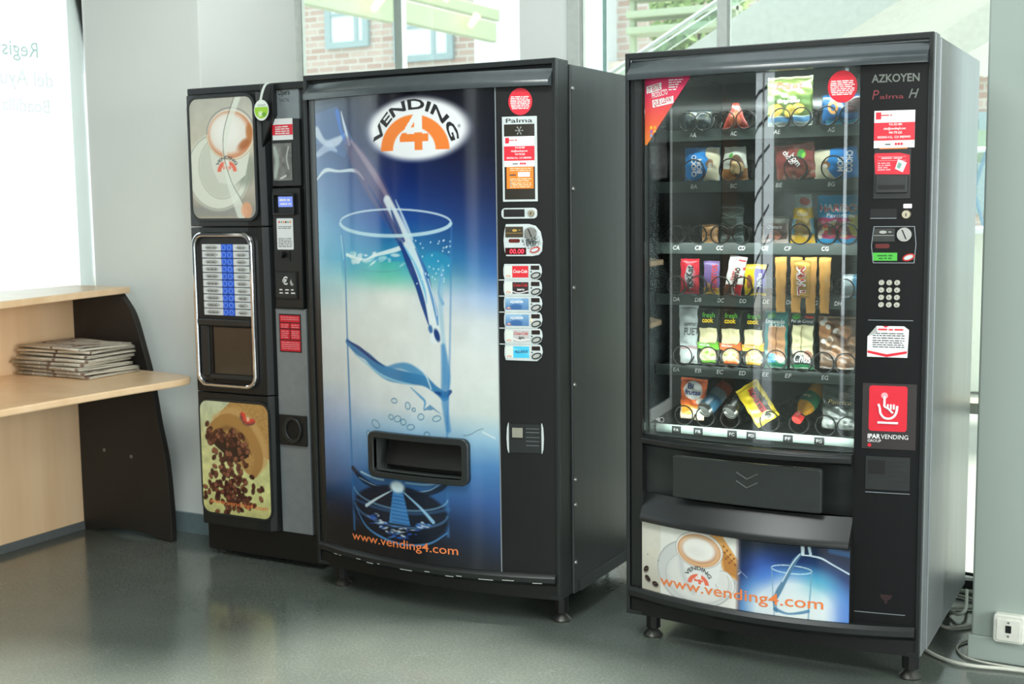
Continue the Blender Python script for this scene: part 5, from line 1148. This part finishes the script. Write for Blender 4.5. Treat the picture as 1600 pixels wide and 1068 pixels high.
# row A
pouch('snack_bag', 'dim triangular red snack bag on the topmost shelf, second slot from the left', 'snack', .268, .352, 1.598, 1.675, P_((150, 60, 52), E_ll(0, .4, .3, .3, (190, 110, 80))), taper=.8, group='snacks in the machine')
pouch('chip_bag', 'green and yellow bag of crisps on the topmost shelf, with potato slices printed', 'crisps', .405, .540, 1.598, 1.744,
      P_((74, 96, 50), R_ct(-.5, .5, .62, 1, (96, 110, 56)), R_ct(-.5, .5, 0, .22, (190, 196, 190)), R_ct(-.5, .5, .22, .5, (86, 104, 60)), E_ll(-.30, .34, .17, .13, (206, 172, 84)), E_ll(.02, .30, .10, .14, (214, 178, 80)), E_ll(.20, .36, .14, .10, (222, 190, 96), rot=.4), R_ct(-.5, .5, .10, .2, (70, 120, 160))),
      [('Fritos', 0, .110, .020, REDTXT, dict(w=.08, align='c', shear=.2, bold=.02)), ('Originales', 0, .070, .011, WTXT, dict(w=.066, align='c', shear=.2, bold=.02))], thick=.04, group='snacks in the machine')
pouch('snack_bag', 'blue snack bag with brown rings, behind the round red glass sticker', 'snack', .570, .682, 1.598, 1.684, P_((36, 84, 130), E_ll(-.2, .6, .14, .22, (206, 130, 60)), E_ll(-.2, .6, .07, .12, (36, 84, 130)), R_ct(.1, .5, .4, .9, (54, 30, 34)), R_ct(-.4, .5, 0, .16, (70, 170, 210))), thick=.03, group='snacks in the machine')
pouch('snack_bag', 'dark mottled bag on the topmost shelf, first slot from the left', 'snack', .150, .235, 1.598, 1.66, P_((52, 60, 62), scat(8, -.4, .4, .2, .9, .1, [(90, 96, 98), (110, 110, 80)])), group='snacks in the machine')
# row B
def choco(cv, W, H, flip=False):
    cv.A[:] = (30, 130, 206); s = -1 if flip else 1
    cv.poly([(s*.02*W, 0), (s*.12*W, .25*H), (s*.24*W, .55*H), (s*.10*W, .75*H), (s*.12*W, H), (s*.5*W, H), (s*.5*W, 0)], (222, 214, 184)); cv.ellipse(s*.22*W, .50*H, .10*W, .13*H, (150, 100, 66), .004); cv.ellipse(s*.24*W, .45*H, .06*W, .08*H, (236, 230, 216), .004); cv.mottle(40, .05)
pouch('chocolate_snack_bag', 'blue and cream chocolate snack bag lying sideways, second shelf, far left slot', 'snack', .150, .262, 1.446, 1.546, lambda c, W, H: choco(c, W, H), [('CHOCO', -.018, .012, .016, WTXT, dict(rot=PI/2, w=.066, bold=.05)), ('BOM', -.0005, .022, .015, WTXT, dict(rot=PI/2, w=.044, bold=.05))], vert=False, group='snacks in the machine')
pouch('chocolate_snack_bag', 'blue and cream chocolate snack bag lying sideways, second shelf, far right slot', 'snack', .552, .680, 1.442, 1.532, lambda c, W, H: choco(c, W, H, True), [('CHOCO', .036, .080, .017, WTXT, dict(rot=-PI/2-.1, w=.062, bold=.05)), ('BOM', .010, .064, .016, WTXT, dict(rot=-PI/2-.1, w=.042, bold=.05))], vert=False, rot=-.08, group='snacks in the machine')
pouch('cake_pack', 'white pack of round biscuits on the second shelf, beside the blue and cream bag', 'biscuits', .268, .350, 1.446, 1.545, P_((196, 200, 190), R_ct(-.5, .5, 0, .34, (176, 120, 70)), E_ll(.1, .42, .3, .34, (110, 80, 60)), E_ll(-.02, .36, .14, .2, (216, 186, 140)), E_ll(.12, .38, .14, .2, (226, 196, 150)), E_ll(.25, .36, .13, .19, (216, 186, 140)), E_ll(-.16, .74, .09, .08, (80, 160, 70))), group='snacks in the machine', taper=.2)
pouch('popcorn_bag', 'red-brown snack bag with vertical white lettering on the second shelf', 'snack', .440, .560, 1.444, 1.548, P_((142, 62, 58), R_ct(-.5, .5, 0, .35, (160, 84, 70)), scat(10, -.4, .5, 0, .3, .09, [(206, 160, 140), (196, 90, 80)]), E_ll(.16, .70, .10, .14, (60, 140, 60)), E_ll(.22, .66, .05, .08, (130, 190, 70))), [('choco', -.036, .082, .016, WTXT, dict(rot=-1.0, w=.045, bold=.03)), ('bom', -.016, .070, .018, WTXT, dict(rot=-1.0, w=.04, bold=.03))], vert=False, rot=-.10, group='snacks in the machine')
# row C
pouch('nut_bag', 'tan bag on the third shelf, second slot from the left', 'nuts', .205, .256, 1.252, 1.312, P_((196, 144, 90), scat(30, -.5, .5, 0, .8, .12, [(214, 164, 110), (170, 116, 70)])), group='snacks in the machine')
pouch('clear_bag', 'crumpled clear bag with silver creases on the third shelf', 'bag', .265, .338, 1.252, 1.370, P_((62, 78, 76), lambda cv, W, H: [cv.line([(-.45*W, (.15+.13*i)*H), (0, (.12+.13*i+.05*(-1)**i)*H), (.45*W, (.2+.12*i)*H)], .0016, (170, 190, 184), .8) for i in range(7)] and None), group='snacks in the machine')
pouch('jerky_bag', 'brown and white bag with an orange picture on the third shelf', 'snack', .394, .476, 1.252, 1.336, P_((176, 166, 156), R_ct(-.4, .45, .18, .75, (84, 44, 38)), R_ct(-.5, .5, .75, 1, (120, 120, 112)), E_ll(0, .34, .24, .16, (206, 110, 70)), R_ct(-.5, .5, 0, .16, (196, 176, 170))), [('Cuetara', 0, .048, .010, WTXT, dict(w=.044, align='c', shear=.3))], group='snacks in the machine')
pouch('nut_bag', 'blue, yellow and white bag of fried nuts on the third shelf, left of the sweets', 'nuts', .480, .556, 1.252, 1.400, P_((110, 170, 190), R_ct(-.5, .5, .52, .74, (236, 190, 30)), R_ct(-.5, .5, .74, 1, (170, 186, 186)), R_ct(-.5, .5, 0, .2, (226, 176, 20)), E_ll(0, .36, .38, .2, (216, 180, 96)), scat(16, -.3, .3, .22, .5, .12, [(226, 190, 110), (196, 150, 80)]), E_ll(.1, .86, .3, .08, (190, 90, 80))), [('Kikos', 0, .085, .014, CRM, dict(w=.04, align='c', bold=.04))], thick=.03, taper=.35, group='snacks in the machine')
pouch('gummy_bag', 'bright blue and pink bag of gummy sweets on the third shelf, far right', 'sweets', .560, .684, 1.248, 1.396,
      P_((34, 160, 214), R_ct(-.5, .5, .15, .52, (196, 60, 110)), R_ct(-.5, .5, .22, .48, (150, 110, 100)), scat(26, -.45, .45, .18, .5, .085, [(232, 226, 210), (226, 70, 90), (240, 216, 130), (214, 110, 130)]), R_ct(-.5, .5, .52, .56, (200, 50, 110)), R_ct(-.5, .5, 0, .14, (30, 150, 206)), E_ll(.40, .36, .13, .16, (236, 216, 50)), E_ll(.36, .56, .12, .06, (236, 216, 50))),
      [('HARIBO', -.054, .101, .021, WHITE, dict(w=.108, bold=.07)), ('HARIBO', -.0535, .1015, .020, REDTXT, dict(w=.107, bold=.02)), ('Favoritos', -.032, .084, .012, WTXT, dict(w=.082, bold=.03))], thick=.035, group='snacks in the machine')
# row D
pouch('biscuit_bar', 'red biscuit bar wrapper with white vertical lettering, fourth shelf, left end', 'biscuit bar', .136, .196, 1.098, 1.206, P_((214, 30, 52), E_ll(.05, .5, .28, .34, (190, 186, 190)), R_ct(.2, .5, 0, 1, (180, 24, 44), .6)), [('KitKat', .012, .022, .020, BKTXT, dict(rot=PI/2, w=.065, bold=.04))], group='bars on the fourth shelf')
pouch('wafer_bar', 'purple and yellow wafer bar with vertical lettering on the fourth shelf', 'wafer bar', .212, .262, 1.098, 1.200, P_((120, 96, 150), R_ct(-.5, .5, 0, .2, (226, 180, 60)), E_ll(-.2, .2, .2, .14, (190, 140, 90))), [('HUESITOS', .018, .012, .015, REDTXT, dict(rot=PI/2, w=.080, bold=.05))], group='bars on the fourth shelf')
pouch('chocolate_bar', 'white and red chocolate bar leaning to the right on the fourth shelf', 'chocolate bar', .276, .330, 1.098, 1.218, P_((232, 230, 226), R_ct(-.5, -.05, 0, .25, (110, 60, 40)), R_ct(.1, .5, 0, .3, (206, 40, 50)), R_ct(-.1, .5, .88, 1, (206, 40, 50)), R_ct(-.5, .5, .93, 1, (222, 222, 220)), scat(8, -.1, .5, .5, 1, .1, [(206, 60, 60), (236, 236, 236)])), [('bueno', .010, .026, .020, mat('cocoa_ink', (70, 34, 28), .4), dict(rot=PI/2-.06, w=.060, bold=.04)), ('Kinder', -.004, .044, .008, REDTXT, dict(rot=PI/2-.06, w=.032, bold=.04))], rot=.14, thick=.018, px=.004, group='bars on the fourth shelf')
pouch('cookie_pack', 'yellow and purple cookie pack on the fourth shelf', 'cookies', .342, .408, 1.098, 1.192, P_((236, 200, 40), R_ct(0, .5, .1, .86, (84, 66, 160)), E_ll(-.25, .45, .14, .22, (150, 90, 60)), R_ct(-.5, .5, .9, 1, (206, 180, 60))), [('Milka', .022, .024, .014, WTXT, dict(rot=PI/2, w=.044, bold=.03, shear=.2))], group='bars on the fourth shelf')
gold = P_((192, 140, 72), R_ct(-.5, .5, .93, 1, (206, 156, 84)))
for i, (a, b, l) in enumerate(((.446, .480, 'leftmost of the tall golden bar wrappers on the fourth shelf'), (.492, .526, 'golden bar wrapper just behind the left side of the red-lettered bar'), (.536, .570, 'golden bar wrapper just right of the red-lettered bar'), (.577, .611, 'rightmost of the tall golden bar wrappers on the fourth shelf'))):
    pouch('chocolate_bar', l, 'chocolate bar', a+.004, b-.004, 1.052, 1.216, gold, thick=.014, y=.062, group='golden bars on the fourth shelf', taper=-.35, crimp=.008)
pouch('chocolate_bar', 'golden bar with big red vertical letters on the fourth shelf, topmost gold ribbon', 'chocolate bar', .506, .556, 1.099, 1.208, P_((196, 146, 66), R_ct(-.5, .5, .86, 1, (230, 176, 90))), [('TWIX', .013, .008, .022, WHITE, dict(rot=PI/2+.06, w=.086, bold=.12)), ('TWIX', .0125, .009, .020, REDTXT, dict(rot=PI/2+.06, w=.084, bold=.05))], thick=.018, y=.036, rot=.03, group='bars on the fourth shelf')
pouch('snack_bag', 'pale blue and white bag edge on the fourth shelf, far right end', 'snack', .640, .690, 1.098, 1.166, P_((200, 214, 220), R_ct(.1, .5, 0, 1, (70, 160, 206))), group='bars on the fourth shelf')
# row E
pouch('roll_pack', 'tall grey-white pack of breadsticks on the fifth shelf, left end', 'bread sticks', .135, .190, .880, 1.062, P_((178, 184, 184), R_ct(-.5, .5, .25, .3, (150, 90, 90), .5)), [('FUET', -.010, .090, .022, GRTXT, dict(w=.042, bold=.03)), ('ESPETEC', -.010, .118, .009, GRTXT, dict(w=.036, bold=.03))], taper=-.15, group='packs on the fifth shelf')
def sandwich(cv, W, H, band, bread=(226, 214, 170)):
    cv.A[:] = (34, 38, 34)
    cv.rect(-.38*W, .42*W, .34*H, .66*H, bread)
    for i in range(5): cv.rect((-.36+.16*i)*W, (-.34+.16*i)*W, .36*H, .66*H, tuple(v-22 for v in bread), .6, .002)
    cv.poly([(-.5*W, .28*H), (-.5*W, .40*H), (.30*W, .38*H), (.5*W, .44*H), (.5*W, .28*H)], band)
    cv.ellipse(0, .17*H, .40*W, .14*H, (196, 176, 130), .003)
    q = random.Random(int(band[0]))
    for _ in range(34): cv.ellipse(q.uniform(-.36, .36)*W, q.uniform(.06, .27)*H, q.uniform(.03, .08)*W, q.uniform(.03, .06)*W, q.choice([(120, 160, 70), (226, 206, 150), (206, 150, 110), (232, 224, 190), band]), .002)
    cv.rect(-.3*W, .34*W, .03*H, .075*H, band, .9, .002)
for i, (a, b, band, nm, l) in enumerate(((.192, .262, (120, 190, 60), 'VEGETAL', 'sandwich pack with a green band on the fifth shelf'), (.264, .334, (228, 110, 50), 'ENSALADILLA', 'sandwich pack with an orange band on the fifth shelf'), (.336, .406, (236, 180, 50), 'TORTILLA', 'sandwich pack with a yellow band on the fifth shelf'))):
    pouch('sandwich_pack', l, 'sandwich', a, b, .880, 1.052, lambda c, W, H, band=band: sandwich(c, W, H, band), [('fresh', -.018, .147, .015, GRN, dict(w=.040, bold=.02)), ('cook', -.018, .131, .015, YEL, dict(w=.036, bold=.04)), (nm, -.028, .058, .0065, WTXT, dict(w=.036, bold=.03))], thick=.020, group='sandwich packs on the fifth shelf', crimp=.006)
pouch('baguette_pack', 'teal-edged pack of long ham rolls on the fifth shelf', 'sandwich', .404, .476, .878, 1.052, P_((30, 110, 106), R_ct(-.3, .42, .15, .74, (186, 136, 96)), R_ct(.02, .07, .2, .74, (130, 84, 60)), R_ct(-.5, .5, .0, .12, (30, 120, 90)), R_ct(-.3, 0, .1, .26, (70, 150, 190)), E_ll(.24, .2, .2, .09, (196, 140, 120)), E_ll(-.2, .92, .18, .05, (70, 160, 70))), [('Empanado', -.030, .137, .013, WTXT, dict(w=.058)), ('DE ATUN', -.018, .126, .009, WTXT, dict(w=.044))], thick=.026, group='packs on the fifth shelf')
pouch('baguette_pack', 'dark-topped pack of white bread rolls with script writing on the fifth shelf', 'sandwich', .484, .558, .880, 1.050, P_((34, 40, 36), R_ct(-.40, .44, .26, .78, (216, 206, 164)), R_ct(-.04, .02, .26, .76, (150, 140, 100)), R_ct(-.5, .5, .0, .08, (40, 130, 80)), E_ll(.24, .25, .17, .09, (170, 110, 90)), E_ll(-.24, .93, .18, .05, (70, 160, 60)), R_ct(.1, .45, .91, .95, (190, 50, 50))), [('Chus', -.024, .020, .026, WTXT, dict(w=.052, shear=.4)), ('Pan de Cristal', -.034, .140, .009, WTXT, dict(w=.066, shear=.2))], thick=.028, group='packs on the fifth shelf')
pouch('pastry_bag', 'crumpled clear bag of brown pastries on the fifth shelf, far right', 'pastry', .572, .686, .884, 1.040, P_((120, 92, 72), scat(16, -.45, .45, .05, .95, .2, [(170, 120, 84), (196, 150, 112), (96, 66, 50), (146, 104, 74)], 5), scat(10, -.45, .1, .5, .95, .09, [(206, 202, 196), (150, 130, 116)], 8), lambda cv, W, H: cv.line([(.0, .9*H), (.2*W, .6*H), (.4*W, .2*H)], .002, (160, 144, 130), .6) and None), thick=.045, group='packs on the fifth shelf', taper=-.1)
# row F
pouch('fruit_snack_bag', 'orange and white fruit snack carton on the bottom shelf, left end', 'snack', .134, .212, .702, .832, P_((232, 104, 44), E_ll(.0, .72, .36, .22, (236, 234, 230)), E_ll(.30, .48, .12, .08, (236, 226, 214)), R_ct(-.5, .5, 0, .28, (226, 214, 190)), E_ll(-.2, .22, .25, .13, (240, 170, 50)), R_ct(-.5, .5, .28, .36, (240, 150, 40))), [('Bi', -.016, .098, .016, mat('navy_print', (30, 50, 110), .4), dict(w=.018, bold=.05)), ('frutas', -.024, .080, .015, mat('navy_print', (30, 50, 110), .4), dict(w=.048, bold=.05))], thick=.03, taper=-.12, rot=.06, group='goods on the bottom shelf')
def can(label, cx, cz, cols, ang, name='drink_can', texts=()):
    t = thing(name, label, 'drink can', (OX+cx, OY+.075, cz), (0, 0, 0), 'drink cans on the bottom shelf')
    t.rotation_euler = (math.radians(-58), 0, ang)
    prof = [(.0195, 0), (.0225, .0015), (.024, .004), (.0265, .012)]
    cvs = Canvas(0, 2*PI*.0265, .012, .122, 500, cols[0]); [cvs.rect(0, .2, a, b, c) for a, b, c in cols[1:]]
    print_sheet('body', cvs, PACK, t, fmap=lambda X, Z: np.stack([.0265*np.cos(X/.0265-PI/2), .0265*np.sin(X/.0265-PI/2), Z], -1))
    build('lid', MB().lathe([(.0, .004), (.018, .004), (.0195, .0005), (.0225, .0), (.0240, .003), (.0265, .0125), (.0262, .0126), (.0, .0126)], n=28), STEEL, t, smooth=True)
    build('end', MB().lathe([(.0265, .1215), (.023, .129), (.0, .129)], n=24), STEEL, t, smooth=True)
    for s_, x_, z_, h, m_, kw in texts: lettering(t, s_, x_, z_, h, m_, fmap=lambda a, b: (.0272*math.sin(a/.0272), -.0272*math.cos(a/.0272), b), **kw)
can('tilted blue and silver drink can on the bottom shelf', .222, .735, [(150, 160, 166), (.012, .06, (70, 120, 150)), (.06, .09, (130, 150, 160)), (.09, .122, (150, 60, 50))], -.35)
can('tilted black drink can with a green mark on the bottom shelf', .304, .735, [(30, 34, 36), (.095, .122, (60, 70, 60))], -.35, texts=[('energy', .004, .035, .010, KG, dict(rot=PI/2, w=.05))])
pouch('doughnut_pack', 'yellow doughnut pack tipped over to the right on the bottom shelf', 'doughnuts', .386, .466, .716, .846, P_((226, 196, 40), R_ct(.02, .36, .12, .84, (70, 56, 44)), scat(7, .0, .36, .15, .8, .11, [(120, 110, 100), (90, 76, 60), (150, 140, 120)]), E_ll(.15, .14, .2, .12, (236, 226, 150)), E_ll(.15, .14, .12, .07, (60, 60, 40))), [('DONETTES', .0, .114, .017, REDTXT, dict(rot=-PI/2, w=.082, bold=.05))], thick=.035, rot=-.60, y=.07, group='goods on the bottom shelf')
bt = thing('juice_bottle', 'leaning plastic bottle of orange juice with a red cap, on the bottom shelf', 'bottle', (OX+.513, OY+.075, .728), (math.radians(-55), 0, -.32))
build('juice', MB().lathe([(.0, .024), (.012, .024), (.014, .032), (.024, .052), (.027, .062), (.027, .145), (.024, .152), (.0, .152)], n=28), mat('orange_juice', (200, 140, 40), .15, coat=.5), bt, smooth=True)
build('cap', MB().lathe([(.0, .0), (.0145, .0), (.016, .002), (.016, .022), (.0, .022)], n=24), mat('cap_red', (214, 50, 44), .35), bt, smooth=True)
build('sleeve', MB().lathe([(.0272, .064), (.0280, .066), (.0280, .104), (.0272, .106)], n=28), mat('sleeve_green', (30, 110, 76), .35), bt, smooth=True)
lettering(bt, 'ZUMO', .0, .088, .010, CRM, fmap=lambda a, b: (.0286*math.sin(a/.0286), -.0286*math.cos(a/.0286), b), w=.03, align='c', bold=.03, mirror=False, rot=PI)
pouch('bread_bag', 'dark clear bag with gold lettering on the bottom shelf, far right', 'bag', .582, .694, .704, .846, P_((40, 46, 44), R_ct(-.5, .5, .0, .45, (92, 98, 94)), scat(14, -.45, .45, .03, .42, .10, [(130, 134, 130), (80, 86, 82), (160, 164, 158)], 4), E_ll(.1, .72, .14, .09, (70, 64, 54))), [('Panrico', -.036, .078, .013, mat('gold_print', (170, 150, 100), .35), dict(w=.07, shear=.25))], thick=.04, group='goods on the bottom shelf')

# ================================================================== CABLES AND SOCKET
CAB = mat('cable_white', (204, 206, 194), .45); 
def cable(label, pts, r=.006, m=CAB):
    o = build('cable', MB().tube(cr(pts, 8), r, 8), m, smooth='all'); tag(o, label, 'cable', 'cables on the floor behind the snack machine')
z_ = .0075
cable('thick white cable running along the floor in front of the right column', [(-.70, 3.93, z_), (-.652, 3.850, z_), (-.581, 3.792, z_), (-.507, 3.778, z_), (-.371, 3.800, z_), (-.1, 3.80, z_), (.4, 3.80, z_)])
cable('thin white cable curving round the foot of the right column', [(-.545, 4.02, .005), (-.574, 3.95, .005), (-.565, 3.89, .005), (-.53, 3.845, .005), (-.45, 3.825, .005), (-.3, 3.826, .005), (0, 3.83, .005)], .0035)
cable('looped white cable on the floor, nearest loop behind the snack machine', [(-.49, 4.20, z_), (-.557, 4.151, z_), (-.627, 4.09, z_), (-.665, 4.14, z_), (-.655, 4.244, z_+.004), (-.617, 4.205, z_+.012), (-.60, 4.26, z_+.012), (-.62, 4.42, z_+.03)])
cable('white cable crossing behind the nearest loop', [(-.48, 4.33, z_), (-.565, 4.33, z_), (-.64, 4.30, z_), (-.69, 4.24, z_)])
cable('far white cable beside the window sill', [(-.45, 4.36, z_), (-.56, 4.37, z_), (-.60, 4.42, z_), (-.68, 4.46, z_)])
cable('farthest white cable, with a pale connector, by the window sill', [(-.45, 4.50, z_), (-.58, 4.51, z_), (-.66, 4.50, z_)], .008)
cable('dark cable along the window sill behind the column', [(-.40, 4.52, .03), (-.58, 4.56, .05), (-.72, 4.56, .06)], .006, BLKD)
sk_ = thing('wall_socket', 'white network socket box low on the right column', 'socket', (-.419, 3.872, .112))
build('back_box', MB().prism(rrect(-.043, .043, -.043, .043, .010, 4), -.030, .0), mat('socket_white', (222, 224, 214), .4), sk_, bevel=.004)
build('face_plate', MB().prism(rrect(-.033, .033, -.035, .030, .003, 3), -.033, -.030), MC['socket_white'], sk_, bevel=.001)
build('port', MB().box(-.008, .008, -.0340, -.033, -.010, .012), BLKD, sk_)
sm_ = MB(); sm_.cyl((0, -.033, .021), (0, -.0345, .021), .003, .003, 10); build('screw', sm_, STEEL, sk_)
sm_ = MB(); sm_.cyl((0, -.033, -.020), (0, -.0345, -.020), .003, .003, 10); build('screw', sm_, STEEL, sk_)
